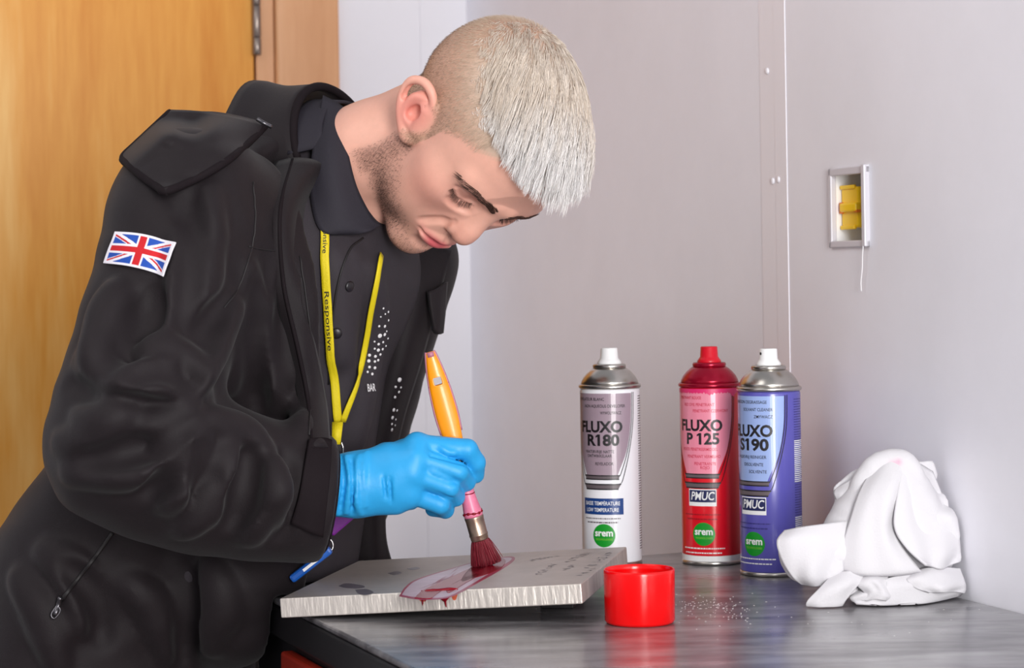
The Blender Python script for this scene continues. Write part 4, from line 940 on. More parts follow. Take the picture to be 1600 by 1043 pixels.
    for s in (-1, 1): F.cap((-0.030, s * 0.050, -0.018), F.loc(NC + tf * 0.01 - n_up * 0.055 - s * n_near * -0.012), 0.010, 0.009, 0.022)
    return F
HF = build_head()
v, f = HF.mesh(); v = smooth_np(v, f, 2, 0.5)
x, y, z = v.T; ay = np.abs(y)
skin = np.array(lin(228, 172, 152)); C_ = np.tile(skin, (len(v), 1))
def blend(w, c):
    global C_
    C_ = C_ * (1 - w[:, None]) + np.array(c) * w[:, None]
def gauss(c, r): return np.exp(-(((v - np.array(c)) / np.array(r)) ** 2).sum(1))
for s in (-1, 1):
    blend(0.45 * gauss((0.065, s * 0.048, -0.012), (0.03, 0.03, 0.022)), lin(224, 142, 128))      # cheeks
    blend(0.75 * gauss((0.000, s * 0.086, 0.002), (0.024, 0.016, 0.026)), lin(224, 128, 118))    # ears
    blend(0.45 * gauss((0.078, s * 0.036, 0.018), (0.014, 0.016, 0.008)), lin(186, 118, 106))     # lids
blend(0.40 * gauss((0.102, 0, -0.016), (0.014, 0.014, 0.014)), lin(226, 140, 124))
lip = np.clip(gauss((0.093, 0, -0.0468), (0.02, 0.0200, 0.0046)) + gauss((0.091, 0, -0.0552), (0.02, 0.0175, 0.0056)), 0, 1) * (x > 0.07)
blend(np.clip(lip * 1.5, 0, 1), lin(206, 98, 102))
# shaven hair, sideburns and stubble are colour of the skin's own short growth
nzv = (np.sin(x * 900 + y * 1300) * np.sin(z * 1100 + x * 400) * 0.5 + 0.5)
def hairline(x):                                                                                # lowest hair over each part of the profile
    return np.interp(x, [-0.13, -0.06, -0.030, 0.002, 0.004, 0.026, 0.030, 0.045, 0.062, 0.075, 0.09], [-0.060, -0.050, -0.030, -0.018, -0.020, -0.020, 0.030, 0.052, 0.064, 0.085, 0.095])
scalp = sstep(-0.006, 0.010, z - hairline(x) + 0.004 * (nzv - 0.5))
ear_d = np.sqrt(((x - 0.002) / 0.030) ** 2 + ((z - 0.004) / 0.034) ** 2); scalp = scalp * np.where(ay > 0.055, sstep(0.50, 0.78, ear_d), 1)
scalp = np.where((ay > 0.0815) & (ear_d < 1.3), 0, scalp)
neckfade = sstep(-0.060, -0.020, z); scalp = np.where(x < -0.012, scalp * neckfade, scalp)
blend(np.clip(scalp * (0.62 + 0.25 * nzv), 0, 1), lin(176, 142, 118))
blend(np.clip(sstep(0.045, 0.095, z) * sstep(-0.09, -0.01, x) * scalp * 0.85, 0, 1), lin(204, 186, 168))
jl = np.interp(x, [0.0, 0.012, 0.04, 0.075, 0.095], [-0.035, -0.056, -0.072, -0.086, -0.080])   # line of the jaw
beard = np.exp(-(np.where(z < jl, (z - jl) / 0.016, (z - jl) / 0.030)) ** 2) * sstep(-0.004, 0.016, x) * sstep(0.100, 0.060, x + 0.5 * (ay < 0.02) * 0)
beard = np.maximum(beard, sstep(-0.010, -0.024, z) * sstep(0.002, 0.014, x) * sstep(0.036, 0.022, x) * 0.9 * (ay > 0.03) * sstep(-0.10, -0.08, z))
beard = np.maximum(beard, gauss((0.080, 0, -0.090), (0.03, 0.035, 0.018)) * 0.6); beard = np.maximum(beard, 0.28 * gauss((0.090, 0, -0.036), (0.014, 0.022, 0.006)))
beard = np.where((ay > 0.075) & (z > -0.03), 0, beard)
blend(np.clip(beard * (0.34 + 0.42 * nzv), 0, 0.8), lin(122, 92, 80))
blend(0.35 * sstep(-0.02, -0.10, x) * sstep(-0.02, -0.06, z), lin(214, 160, 140))
M_skin = mat('skin', (0.7, 0.4, 0.3), 0.44, spec=0.42, vcol='col', sss=0.12, var=0.035, vscale=140, bump=0.06, bscale=900)
head_me = mesh_np('body', HF.wor(v), f); vcolor(head_me, C_); body = link('body', head_me, M_skin, person)

# ---------------------------------------------------------------- hair
fn = np.zeros_like(v); a_, b_, c_, d_ = (v[f[:, i]] for i in range(4)); nn = np.cross(c_ - a_, d_ - b_)
for i in range(4): np.add.at(fn, f[:, i], nn)
fn /= np.linalg.norm(fn, axis=1)[:, None] + 1e-12
down_l = np.array([0, 0, -1.0]) @ HR
def grow(roots, nrm, length, K, flow, lift, stiff, curl=0.0, drop=0.0, off=0.0012, pull=0.0):
    N = len(roots); p = roots.copy(); path = [p.copy()]; d = nrm * lift + flow; d /= np.linalg.norm(d, axis=1)[:, None]
    for k in range(K - 1):
        g = HF.grad(p); tgt = flow + down_l * drop * (k / K) + rng.normal(0, curl, (N, 3)) - g * pull * (k / K); tgt = tgt - g * np.minimum((tgt * g).sum(1) + pull * 0.6, 0)[:, None]
        d = d * stiff + tgt * (1 - stiff); d /= np.linalg.norm(d, axis=1)[:, None] + 1e-9
        p = p + d * (length / (K - 1))[:, None]
        dd = HF.sample(p); g = HF.grad(p); near = np.clip(off * (1 + 1.5 * k / K) - dd, 0, 0.006); p = p + g * near[:, None]
        path.append(p.copy())
    return np.stack(path, 1)
def hair_obj(name, paths, r, m, parent, cols=None, sides=3, tip=0.2):
    me = strands_me(name, HF.wor(paths), r, sides, tip)
    if cols is not None: vcolor(me, np.repeat(cols, paths.shape[1] * sides, axis=0))
    return link(name, me, m, parent)
M_hair = mat('bleached_hair', lin(226, 220, 214), 0.42, spec=0.45, vcol='col'); M_dkhair = mat('brown_hair', lin(78, 54, 46), 0.5, spec=0.3)
top = (z > 0.080 - 0.06 * np.clip(x, 0, 0.1) + 0.006 * np.sin(x * 160) + 0.005 * np.sin(x * 410 + 1)) & (x > -0.080) & (fn[:, 2] > 0.05) & ~((x > 0.050) & (z < 0.084))
def pick(mask, n):
    ids = np.nonzero(mask)[0]; ids = rng.choice(ids, n, replace=len(ids) < n); return v[ids] + rng.normal(0, 0.0005, (n, 3)), fn[ids], ids
lay = []
n = 8500; R0, Nn, _ = pick(top, n); lenf = sstep(0.078, 0.108, R0[:, 2]) * sstep(-0.080, -0.015, R0[:, 0])
L_ = (0.006 + 0.040 * lenf) * rng.uniform(0.7, 1.1, n)
clump = np.sin(R0[:, 1] * 420 + 2.0 * np.sin(R0[:, 0] * 90)) * 0.5; fl = np.stack([np.ones(n), R0[:, 1] * 5.0 + clump * 0.22 - 0.10, np.full(n, -0.15)], 1); fl /= np.linalg.norm(fl, axis=1)[:, None]
HP = grow(R0, Nn, L_, 9, fl, 0.75, 0.60, 0.12, 0.10, 0.0016, 0.55)
HP = HP + (np.linspace(0, 1, 9)[None, :, None] ** 1.5) * (clump[:, None, None] * np.array([0, 0.0022, 0.0012])[None, None, :])
seeds = rng.choice(n, 300, replace=False); near_ = np.argmin(((R0[:, None, :] - R0[seeds][None]) ** 2).sum(2), 1); ks = seeds[near_]
wt = (np.linspace(0, 1, 9) ** 1.3 * 0.62)[None, :, None] * (0.5 + 0.5 * rng.uniform(0, 1, (n, 1, 1)))
rel = HP - HP[:, :1]; relS = HP[ks] - HP[ks][:, :1]; HP = HP * (1 - wt) + (HP[ks] + (R0 - R0[ks])[:, None, :] * 0.35) * wt
tone = rng.uniform(0, 1, n); cA, cB = np.array(lin(226, 210, 192)), np.array(lin(253, 251, 250)); mix = np.clip(0.30 * tone + 0.75 * sstep(-0.01, 0.06, R0[:, 0]), 0, 1)[:, None]
hair = hair_obj('hair', HP, rng.uniform(0.00018, 0.00036, n), M_hair, body, cA * (1 - mix) + cB * mix)
# clipped sides and back
sc_v = scalp; msk = (sc_v > 0.35) & ~top & (x < 0.06); n = 14000; R0, Nn, ids = pick(msk, n); fl = np.stack([0.3 * np.ones(n), np.zeros(n), -0.8 * np.ones(n)], 1)
L_ = 0.0018 + 0.0038 * sstep(0.02, 0.08, R0[:, 2]) * rng.uniform(0.7, 1.1, n)
SP = grow(R0, Nn, L_, 3, fl, 1.2, 0.7, 0.2, 0.0, 0.0004); mixc = np.clip(sstep(0.01, 0.08, R0[:, 2]) + rng.uniform(-0.3, 0.3, n), 0, 1)[:, None]
hair_obj('clipped_hair', SP, 0.00016, M_hair, hair, np.array(lin(138, 104, 84)) * (1 - mixc) + np.array(lin(206, 184, 162)) * mixc)
# stubble
msk = (beard > 0.18); n = 5200; ids = np.nonzero(msk)[0]; pr = beard[ids] / beard[ids].sum(); ids = rng.choice(ids, n, p=pr); fl = np.stack([0.35 * np.ones(n), np.zeros(n), -0.8 * np.ones(n)], 1)
hair_obj('stubble', grow(v[ids] + rng.normal(0, 0.0004, (n, 3)), fn[ids], rng.uniform(0.001, 0.0024, n), 3, fl, 1.0, 0.7, 0.2, 0, 0.0002), 0.00011, M_dkhair, body)
# brows and lashes
for s in (-1, 1):
    cpts = spline([(0.098, s * 0.008, 0.0345), (0.095, s * 0.020, 0.0375), (0.084, s * 0.036, 0.0400), (0.072, s * 0.051, 0.0355)], 60)
    n = 380; t = rng.uniform(0, 1, n) ** 1.25; c = cpts[(t * 59).astype(int)]; w = 0.0040 * (1 - 0.72 * t); r0 = c + np.stack([np.zeros(n), np.zeros(n), rng.uniform(-1, 1, n) * w], 1)
    dd = HF.sample(r0); g = HF.grad(r0); r0 = r0 - g * dd[:, None]; dd = HF.sample(r0); r0 = r0 - HF.grad(r0) * dd[:, None]
    fl = np.stack([-0.35 - 0.3 * t, s * (0.9 + 0 * t), 0.5 - 0.9 * t], 1)
    hair_obj('eyebrow', grow(r0, HF.grad(r0), rng.uniform(0.005, 0.0095, n), 5, fl, 0.35, 0.55, 0.12, 0, 0.0005), 0.00017, M_dkhair, body)
    cpts = spline([(0.0815, s * 0.0190, 0.0155), (0.0855, s * 0.0300, 0.0118), (0.0800, s * 0.0400, 0.0125), (0.0735, s * 0.0470, 0.0175)], 50)
    n = 110; t = rng.uniform(0, 1, n); r0 = cpts[(t * 49).astype(int)]; dd = HF.sample(r0); r0 = r0 - HF.grad(r0) * (dd - 0.0002)[:, None]
    fl = np.stack([0.9 - 0.5 * t, s * (0.1 + 0.7 * t), -0.45 + 0 * t], 1)
    hair_obj('eyelashes', grow(r0, HF.grad(r0), rng.uniform(0.005, 0.0078, n), 5, fl, 0.5, 0.6, 0.05, 0, 0.0004), 0.0002, M_dkhair, body)
# ---------------------------------------------------------------- clothes
M_jack = mat('black_softshell', lin(27, 21, 24), 0.66, spec=0.22, var=0.12, vscale=9, bump=0.14, bscale=700, sheen=0.05)
M_jack2 = mat('black_softshell_trim', lin(27, 21, 24), 0.8, spec=0.12, bump=0.10, bscale=700)
M_shirt = mat('charcoal_polo_knit', lin(50, 45, 50), 0.75, spec=0.3, var=0.06, vscale=12, bump=0.18, bscale=900)
M_rib = mat('charcoal_ribbed_collar', lin(40, 37, 45), 0.75, spec=0.3, bump=0.2, bscale=900)
M_trou = mat('black_trousers', lin(22, 20, 23), 0.7)
M_seam = mat('black_stitching', lin(22, 18, 20), 0.6); M_zip = mat('gunmetal_zip', lin(96, 94, 98), 0.3, metal=0.9)
RSh, LSh = P(300, 322, 1.375), P(618, 405, 1.70)
MID = (RSh + LSh) / 2; PEL = np.array([-0.410, 1.55 + 0.741, 0.90])
ELB, WRI = P(198, 697, 1.285), P(512, 780, 1.365)
up = np.array([0, 0, 1.0])
# shirt
SF = Field(P(330, 1043, 1.5) - np.array([0.05, 0.10, 0.02]), P(720, 190, 1.5) + np.array([0.06, 0.30, 0.03]), 0.0038)
SC = np.array([-0.236, 1.545 + 0.741, CAMZ - 0.01])
SF.ecap(SC + up * 0.02, np.array([-0.285, 1.555 + 0.741, 0.93]), (0.150, 0.104), (0.150, 0.104), ts, 0.02)
SF.cap(MID - up * 0.02 + tf * 0.02, NC - nax * 0.055, 0.075, 0.070, 0.05)
SF.cap(RSh * 0.55 + LSh * 0.45 - up * 0.03, RSh * 0.3 + LSh * 0.7 - up * 0.03, 0.08, 0.08, 0.05)
for pts, r in (([(548, 400), (540, 520), (535, 660)], 0.004), ([(575, 420), (585, 520), (560, 680)], 0.005), ([(520, 400), (530, 560)], 0.004), ([(560, 600), (545, 700)], 0.005)):
    SF.line(SF.hits(pts, -0.001), r, 0.02, n=14)

def keep_off_bench(F, gap=0.003):
    X = F.ax[0][:, None, None]; Y = F.ax[1][None, :, None]; Z = F.ax[2][None, None, :]; c = np.mean(poly, 0); b_ = None
    for i in range(4):
        p0, p1 = np.array(poly[i]), np.array(poly[(i + 1) % 4]); n_ = np.array([(p1 - p0)[1], -(p1 - p0)[0]]); n_ /= np.linalg.norm(n_)
        if n_ @ (c - p0) > 0: n_ = -n_
        h = (X - p0[0]) * n_[0] + (Y - p0[1]) * n_[1]; b_ = h if b_ is None else np.maximum(b_, h)
    b_ = np.maximum(b_ + 0 * Z, Z - TZ); F.D = np.maximum(F.D, gap - b_).astype(np.float32)
keep_off_bench(SF)
shirt, sv, sf_ = field_obj('polo_shirt', SF, M_shirt, person, 2)
# jacket
JF = Field(P(-110, 1043, 1.45) - np.array([0.03, 0.30, 0.14]), P(720, 120, 1.5) + np.array([0.05, 0.36, 0.02]), 0.0037)
JF.ecap(MID - up * 0.07 - tf * 0.005, PEL, (0.185, 0.118), (0.165, 0.118), ts, 0.03)
JF.ecap(PEL, PEL + np.array([-0.02, 0.0, -0.16]), (0.168, 0.120), (0.185, 0.132), ts, 0.03)
JF.cap(RSh, MID - nax * 0.03 + up * 0.02, 0.062, 0.080, 0.05); JF.cap(LSh, MID - nax * 0.03 + up * 0.02, 0.062, 0.080, 0.06)
JF.cap(MID - nax * 0.04 + up * 0.03, NC - nax * 0.075 - up * 0.01, 0.085, 0.078, 0.05)
JF.cap(RSh, RSh * 0.55 + MID * 0.45 - up * 0.10, 0.06, 0.10, 0.05)
# right sleeve
UA = P(250, 500, 1.33)
JF.line([RSh, P(278, 405, 1.35), UA, P(220, 610, 1.30), ELB], [0.064, 0.062, 0.061, 0.063, 0.062], 0.03, n=12)
JF.line([ELB, P(290, 738, 1.305), P(400, 764, 1.335), WRI], [0.062, 0.060, 0.055, 0.052], 0.03, n=10)
JF.ball(P(172, 716, 1.285), 0.050, 0.03)
# left sleeve hangs behind
JF.line([LSh, P(560, 620, 1.76), P(530, 800, 1.77)], [0.064, 0.058, 0.052], 0.03, n=8)
# near front panel hangs from the chest past the lapel edge
JF.line([P(415, 330, 1.475), P(430, 470, 1.46), P(438, 600, 1.46), P(425, 740, 1.455), P(400, 860, 1.455), P(370, 960, 1.455)], [0.03, 0.036, 0.040, 0.045, 0.05, 0.05], 0.05, n=10)
# opening down the front
zk = np.array([0.80, 0.93, 1.02, 1.10, 1.19, 1.26, 1.34, 1.45])
cs = MID @ ts
lo_ = np.array([-0.085, -0.092, -0.095, -0.106, -0.118, -0.112, -0.100, -0.090]); hi_ = np.array([0.155, 0.155, 0.135, 0.130, 0.135, 0.140, 0.13, 0.12])
def opening(X, Y, Z):
    s_ = X * ts[0] + Y * ts[1] + 0 * Z - cs; f_ = (X - SC[0]) * tf[0] + (Y - SC[1]) * tf[1] + 0 * Z
    lo = np.interp(Z.ravel(), zk, lo_)[None, None, :]; hi = np.interp(Z.ravel(), zk, hi_)[None, None, :]
    return np.maximum(np.maximum(lo - s_, s_ - hi), 0.015 - f_ + 0.55 * np.clip(Z - 1.30, 0, 1))
def inner_cut(F):
    X = F.ax[0][:, None, None]; Y = F.ax[1][None, :, None]; Z = F.ax[2][None, None, :]
    F.D = -smin(-F.D, opening(X, Y, Z).astype(np.float32), 0.010)
inner_cut(JF)
# folds of the cloth: ridges and hollows traced on the sleeve and chest
ridge = [([(130, 560), (180, 600), (250, 618), (300, 632)], 0.014), ([(150, 640), (200, 612), (262, 590), (318, 612)], 0.013), ([(95, 690), (150, 690), (215, 668), (285, 640)], 0.012), ([(205, 745), (262, 720), (300, 690), (322, 660)], 0.013),
         ([(262, 790), (290, 740), (310, 690)], 0.012), ([(335, 800), (352, 740), (345, 690)], 0.012), ([(388, 838), (412, 780), (420, 712)], 0.013), ([(110, 740), (180, 735), (240, 738)], 0.010), ([(325, 655), (370, 672), (405, 692)], 0.010),
         ([(185, 455), (165, 500), (140, 560)], 0.012), ([(330, 300), (318, 420), (300, 540)], 0.013), ([(365, 480), (330, 530), (310, 600)], 0.014), ([(425, 480), (420, 560), (440, 640)], 0.012), ([(390, 420), (385, 520), (360, 600)], 0.012),
         ([(292, 360), (290, 450), (268, 540)], 0.012), ([(70, 860), (120, 900), (130, 980)], 0.014), ([(30, 900), (70, 960), (90, 1040)], 0.014), ([(330, 880), (345, 940), (330, 1010)], 0.014), ([(205, 910), (240, 950), (260, 1020)], 0.012), ([(470, 560), (478, 620), (470, 680)], 0.010)]
valley = [([(112, 600), (165, 632), (230, 645), (290, 655)], 0.010), ([(205, 585), (262, 575), (300, 598)], 0.008), ([(130, 720), (190, 712), (250, 690), (300, 665)], 0.008), ([(232, 770), (275, 742), (298, 705)], 0.008), ([(310, 790), (325, 740), (325, 690)], 0.009), ([(362, 820), (382, 765), (385, 705)], 0.010), ([(440, 840), (450, 780), (448, 712)], 0.006),
          ([(352, 470), (318, 530), (300, 590)], 0.010), ([(300, 310), (298, 420), (280, 540)], 0.010), ([(405, 440), (402, 540), (395, 640)], 0.010), ([(450, 430), (448, 540), (458, 640)], 0.009), ([(240, 455), (232, 500), (208, 560)], 0.008), ([(100, 880), (150, 930), (160, 1000)], 0.010), ([(290, 890), (300, 950), (290, 1030)], 0.010)]
for pts, r in ridge:
    h_ = JF.hits(pts, -r * 0.12); JF.line(h_, [r * 0.55] + [r] * (len(pts) - 2) + [r * 0.5], 0.016, n=14)
for pts, r in valley:
    h_ = JF.hits(pts, r * 0.22); JF.line(h_, [r * 0.45] + [r] * (len(pts) - 2) + [r * 0.4], 0.014, 's', n=14)
for pts, r in (([(215, 560), (250, 548), (290, 560), (318, 585)], 0.010), ([(225, 660), (262, 655), (300, 640)], 0.009), ([(250, 700), (285, 685), (310, 668)], 0.009), ([(120, 650), (165, 655), (205, 645)], 0.009), ([(430, 820), (436, 770), (434, 720)], 0.008), ([(280, 830), (310, 800), (330, 760)], 0.010)):
    h_ = JF.hits(pts, -r * 0.1); JF.line(h_, [r * 0.4] + [r] * (len(pts) - 2) + [r * 0.4], 0.013, n=12)
XX = JF.ax[0][:, None, None]; YY = JF.ax[1][None, :, None]; ZZ = JF.ax[2][None, None, :]
JF.D = (JF.D + 0.0013 * np.sin(XX * 75 + 2.2 * np.sin(ZZ * 40) + YY * 30) * np.sin(ZZ * 55 + XX * 35 + 1.5 * np.sin(YY * 40))).astype(np.float32)
# open cuff: hollow the end of the sleeve
cdir = P(612, 770, 1.365) - P(512, 780 - 22, 1.352); cdir /= np.linalg.norm(cdir)
JF.cap(WRI - cdir * 0.012, WRI + cdir * 0.10, 0.046, 0.046, 0.002, 's')
JF.put(WRI - 0.09, WRI + 0.14, lambda X, Y, Z: np.maximum(-((X - WRI[0]) * cdir[0] + (Y - WRI[1]) * cdir[1] + (Z - WRI[2]) * cdir[2]), np.sqrt((X - WRI[0]) ** 2 + (Y - WRI[1]) ** 2 + (Z - WRI[2]) ** 2) - 0.085), 0.002, 's')
keep_off_bench(JF)
jacket, jv, jf = field_obj('jacket', JF, M_jack, person, 4)
def jpart(name, me, m=M_jack2, smooth=True): return link(name, me, m, jacket, smooth)
def strip_on(F, pts, off, r=0.0009, n=30): return tube_me('seam', spline(F.hits(spline([(a, b, 0) for a, b in pts], n)[:, :2], off), n), r, 6)
for pts in ([(395, 285), (398, 340), (392, 390), (372, 450), (350, 482)], [(388, 385), (415, 390), (440, 392)], [(468, 400), (482, 500), (486, 590), (482, 680)]):
    jpart('seam', strip_on(JF, pts, 0.0004), M_seam)
# hood flap lying on the near shoulder
_A, _B, _C, _D = [np.array(q, float) for q in ((266, 176), (414, 196), (259, 300), (190, 247))]
cg = []
for u_ in np.linspace(0, 1, 6):
    e0 = _A + (_B - _A) * u_ + np.array([0, -6 * math.sin(math.pi * u_)]); e1 = _D + (_C - _D) * u_ + np.array([0, 3 * math.sin(math.pi * u_)]); row = []
    for w_ in np.linspace(0, 1, 6):
        q = e0 + (e1 - e0) * w_ + np.array([10, 8]) * math.sin(math.pi * w_) * u_; h_ = JF.hit(q[0], q[1], 0.0)
        dd_ = 1.455 - 0.16 * w_ * (0.55 + 0.45 * u_) - 0.03 * u_
        dd_ = dd_ + 0.741 if h_ is None else min(h_[1] - 0.008, dd_ + 0.741)
        row.append(CAM + ray(*q) * dd_)
    cg.append(row)
hg = grid_interp(cg, 30, 24); hf = jpart('hood_flap', sheet_me('hood_flap', hg, 0.007), M_jack)
rimp = np.vstack([hg[0, :], hg[1:, -1], hg[-1, ::-1][1:]]); link('flap_piping', tube_me('flap_piping', spline(rimp[::3], 90), 0.0042, 8), M_jack2, hf)
# standing jacket collar around the neck
def ring_pt(c, r, phi, h, squash=1.0): return c + nax * h + r * (math.cos(phi) * n_up * squash + math.sin(phi) * n_near)
JC = P(520, 248, 1.535)
g = []
for phi in np.radians(np.linspace(-112, 100, 44)):
    row = []
    front = abs(phi) / math.radians(100)
    for t_ in np.linspace(0, 1, 9):
        h = -0.062 + 0.074 * t_ - 0.006 * front ** 2; r = 0.094 - 0.018 * t_ + 0.010 * math.exp(-((t_ - 0.0) / 0.3) ** 2) + 0.004 * math.sin(phi * 5 + 1) * (1 - t_)
        row.append(ring_pt(JC, r, phi, h))
    g.append(row)
jpart('collar', sheet_me('collar', g, 0.0065), M_jack)
jpart('collar_edge', tube_me('collar_edge', [np.array(r_[-1]) for r_ in g], 0.0045, 8), M_jack2)
# near lapel: turned-back edge of the front
lp = [(440, 252), (440, 330), (456, 440), (478, 540), (494, 620), (502, 700)]; dl = [1.455, 1.452, 1.448, 1.445, 1.44, 1.44]
cg = []
for (a, b), d_ in zip(lp, dl):
    w_ = 42 if b < 300 else 26
    cg.append([P(a - w_, b + 4, d_ + 0.010), P(a - w_ * 0.5, b, d_ - 0.004), P(a, b, d_ - 0.004), P(a + 12, b + 2, d_ + 0.010)])
cg[0] = [P(430, 256, 1.455), P(458, 250, 1.442), P(488, 252, 1.442), P(514, 262, 1.455)]; cg[1] = [P(426, 330, 1.465), P(438, 330, 1.448), P(456, 330, 1.448), P(480, 325, 1.468)]
def in_front(c, gap):                              # bring a point forward of the jacket along its sight line
    d_ = c[1]; r_ = (c - CAM) / d_; t_ = np.arange(1.8, 2.6, 0.002); q_ = JF.loc(CAM + t_[:, None] * r_); v_ = JF.sample(q_); n_ = np.argmax(v_ < 0)
    return c if v_[n_] >= 0 else CAM + r_ * min(d_, t_[n_] - gap)
cg = [[in_front(c[0], -0.004), in_front(c[1], 0.007), in_front(c[2], 0.007), in_front(c[3], 0.002)] for c in cg]
jpart('front_placket', sheet_me('front_placket', grid_interp(cg, 40, 12), 0.006), M_jack)
jpart('placket_edge', tube_me('placket_edge', spline([c[1] - np.array([0, 0.003, 0]) for c in cg], 40), 0.0022, 6), M_jack2)
# far front panel hanging open, with its collar point
fp_ = [[P(590, 372, 1.60), P(650, 385, 1.625), P(704, 392, 1.64)], [P(612, 430, 1.60), P(655, 440, 1.605), P(690, 440, 1.63)], [P(606, 540, 1.60), P(632, 555, 1.60), P(658, 558, 1.63)], [P(575, 650, 1.60), P(605, 655, 1.60), P(628, 655, 1.63)], [P(550, 760, 1.60), P(585, 765, 1.605), P(604, 765, 1.63)], [P(545, 830, 1.61), P(580, 835, 1.61), P(600, 838, 1.635)], [P(540, 900, 1.62), P(585, 905, 1.62), P(618, 905, 1.65)]]
jpart('front_panel', sheet_me('front_panel', grid_interp(fp_, 44, 16), 0.006), M_jack)
jpart('collar_point', sheet_me('collar_point', grid_interp([[P(668, 455, 1.60), P(684, 450, 1.61), P(697, 440, 1.625)], [P(672, 485, 1.598), P(684, 484, 1.605), P(694, 480, 1.62)], [P(678, 516, 1.60), P(683, 522, 1.605), P(690, 520, 1.615)]], 14, 10), 0.005), M_jack)
# cuff and its strap
cu, cv = np.cross(cdir, up), None; cu /= np.linalg.norm(cu); cv = np.cross(cu, cdir)
jpart('cuff', tube_me('cuff', [WRI + 0.050 * (math.cos(a) * cu + math.sin(a) * cv) for a in np.linspace(0, 2 * math.pi, 48, endpoint=False)], 0.0030, 8, closed=True), M_jack2)
sp = [[(478, 688), (474, 730), (468, 775), (457, 815)], [(500, 690), (497, 735), (492, 780), (482, 828)], [(514, 694), (511, 740), (506, 785), (500, 834)]]
gg = np.array([JF.hits(r_, 0.004) for r_ in sp]); jpart('cuff_strap', sheet_me('cuff_strap', grid_interp(gg, 14, 24), 0.004), M_jack2)
# sleeve flag
TLc, TRc, BRc, BLc = [np.array(q, float) for q in ((183, 364), (275, 381), (259, 433), (166, 413))]
nu, nv = 110, 64; co = []; cols = []
cU = np.array([JF.hits([((1 - u) * ((1 - w) * TLc + w * BLc) + u * ((1 - w) * TRc + w * BRc)) + np.array([0, -5 * math.sin(math.pi * u) * 0.8]) for w in np.linspace(0, 1, 5)], 0.0026) for u in np.linspace(0, 1, 7)])
G = grid_interp(cU, nu, nv)
red_, blue_, wht_ = lin(196, 10, 24), lin(16, 72, 168), lin(232, 228, 236)
def jack(u, w):
    bx_, by_ = 0.045, 0.075
    if u < bx_ or u > 1 - bx_ or w < by_ or w > 1 - by_: return wht_
    X_ = (u - bx_) / (1 - 2 * bx_) * 60 - 30; Y_ = (w - by_) / (1 - 2 * by_) * 30 - 15
    if abs(X_) < 3.4 or abs(Y_) < 3.0: return red_
    if abs(X_) < 5.6 or abs(Y_) < 5.0: return wht_
    d1 = (Y_ - X_ * 0.5) / 1.118; d2 = (Y_ + X_ * 0.5) / 1.118
    q1 = (d1 > 0) if X_ < 0 else (d1 < 0); q2 = (d2 < 0) if X_ < 0 else (d2 > 0)
    if abs(d1) < 2.6: return red_ if (q1 and abs(d1) < 1.9 and abs(d1) > 0.15) else wht_
    if abs(d2) < 2.6: return red_ if (q2 and abs(d2) < 1.9 and abs(d2) > 0.15) else wht_
    return blue_
fm = sheet_me('flag_patch', G, 0.0014); cc = np.array([jack(i / (nu - 1), j / (nv - 1)) for i in range(nu) for j in range(nv)]); vcolor(fm, np.vstack([cc, cc]))
fo = jpart('flag_patch', fm, mat('embroidered_flag', (1, 1, 1), 0.7, vcol='col', bump=0.25, bscale=1400)); fo['label'] = 'embroidered union flag patch with white border'
# slanted pocket zip with puller
jpart('pocket_zip', strip_on(JF, [(176, 832), (150, 868), (120, 905), (98, 936)], 0.0005, 0.0022), M_seam)
zp = JF.hits([(99, 930), (92, 944), (84, 962)], 0.004)
jpart('zip_puller', tube_me('zip_puller', spline(np.vstack([zp[0], zp[1] + cu * 0.003 * 0, zp[2]]), 10), [0.0022, 0.0024, 0.0026, 0.003, 0.003, 0.0028, 0.0028, 0.003, 0.0032, 0.002], 8), M_zip)
zq = JF.hits([(88, 946), (79, 960), (84, 966), (92, 955)], 0.005); jpart('zip_ring', tube_me('zip_ring', spline(np.vstack([zq, zq[:1]]), 24)[:-1], 0.0009, 6, closed=True), M_zip)
zh = [P(402, 186, 1.40), P(412, 192, 1.398), P(424, 198, 1.402)]; jpart('hood_zip', tube_me('hood_zip', spline(zh, 12), 0.0022, 6), M_zip)
# polo collar and buttons
g = []
for phi in np.radians(np.linspace(-165, 78, 50)):
    row = []; w_ = abs(phi) / math.pi
    for t_ in np.linspace(0, 1, 8):
        h = 0.010 - (0.030 + 0.030 * sstep(0.3, 0.85, w_)) * t_ ; r = 0.0645 + 0.012 * t_ + 0.030 * t_ * sstep(0.35, 0.8, w_)
        row.append(ring_pt(NC - nax * 0.006, r, phi, h, 1.03))
    g.append(row)
sc = link('shirt_collar', sheet_me('shirt_collar', g, 0.0035), M_rib, shirt)
wg = [[(535, 168, 1.500), (520, 158, 1.500), (505, 150, 1.505)], [(541, 225, 1.458), (515, 228, 1.452), (490, 232, 1.462)], [(556, 290, 1.447), (522, 298, 1.434), (485, 300, 1.445)], [(580, 338, 1.45), (542, 350, 1.432), (499, 358, 1.437)], [(594, 352, 1.46), (575, 362, 1.443), (536, 365, 1.436)]]
def front_of(F, px, py, d, gap=0.004):
    h = F.hit(px, py); return CAM + ray(px, py) * (d + 0.741 if h is None else min(d + 0.741, h[1] - gap))
link('collar_wing', sheet_me('collar_wing', grid_interp([[front_of(SF, *c) for c in r_] for r_ in wg], 34, 14), 0.0035), M_rib, sc)
M_btn = mat('dark_button', lin(30, 26, 30), 0.35)
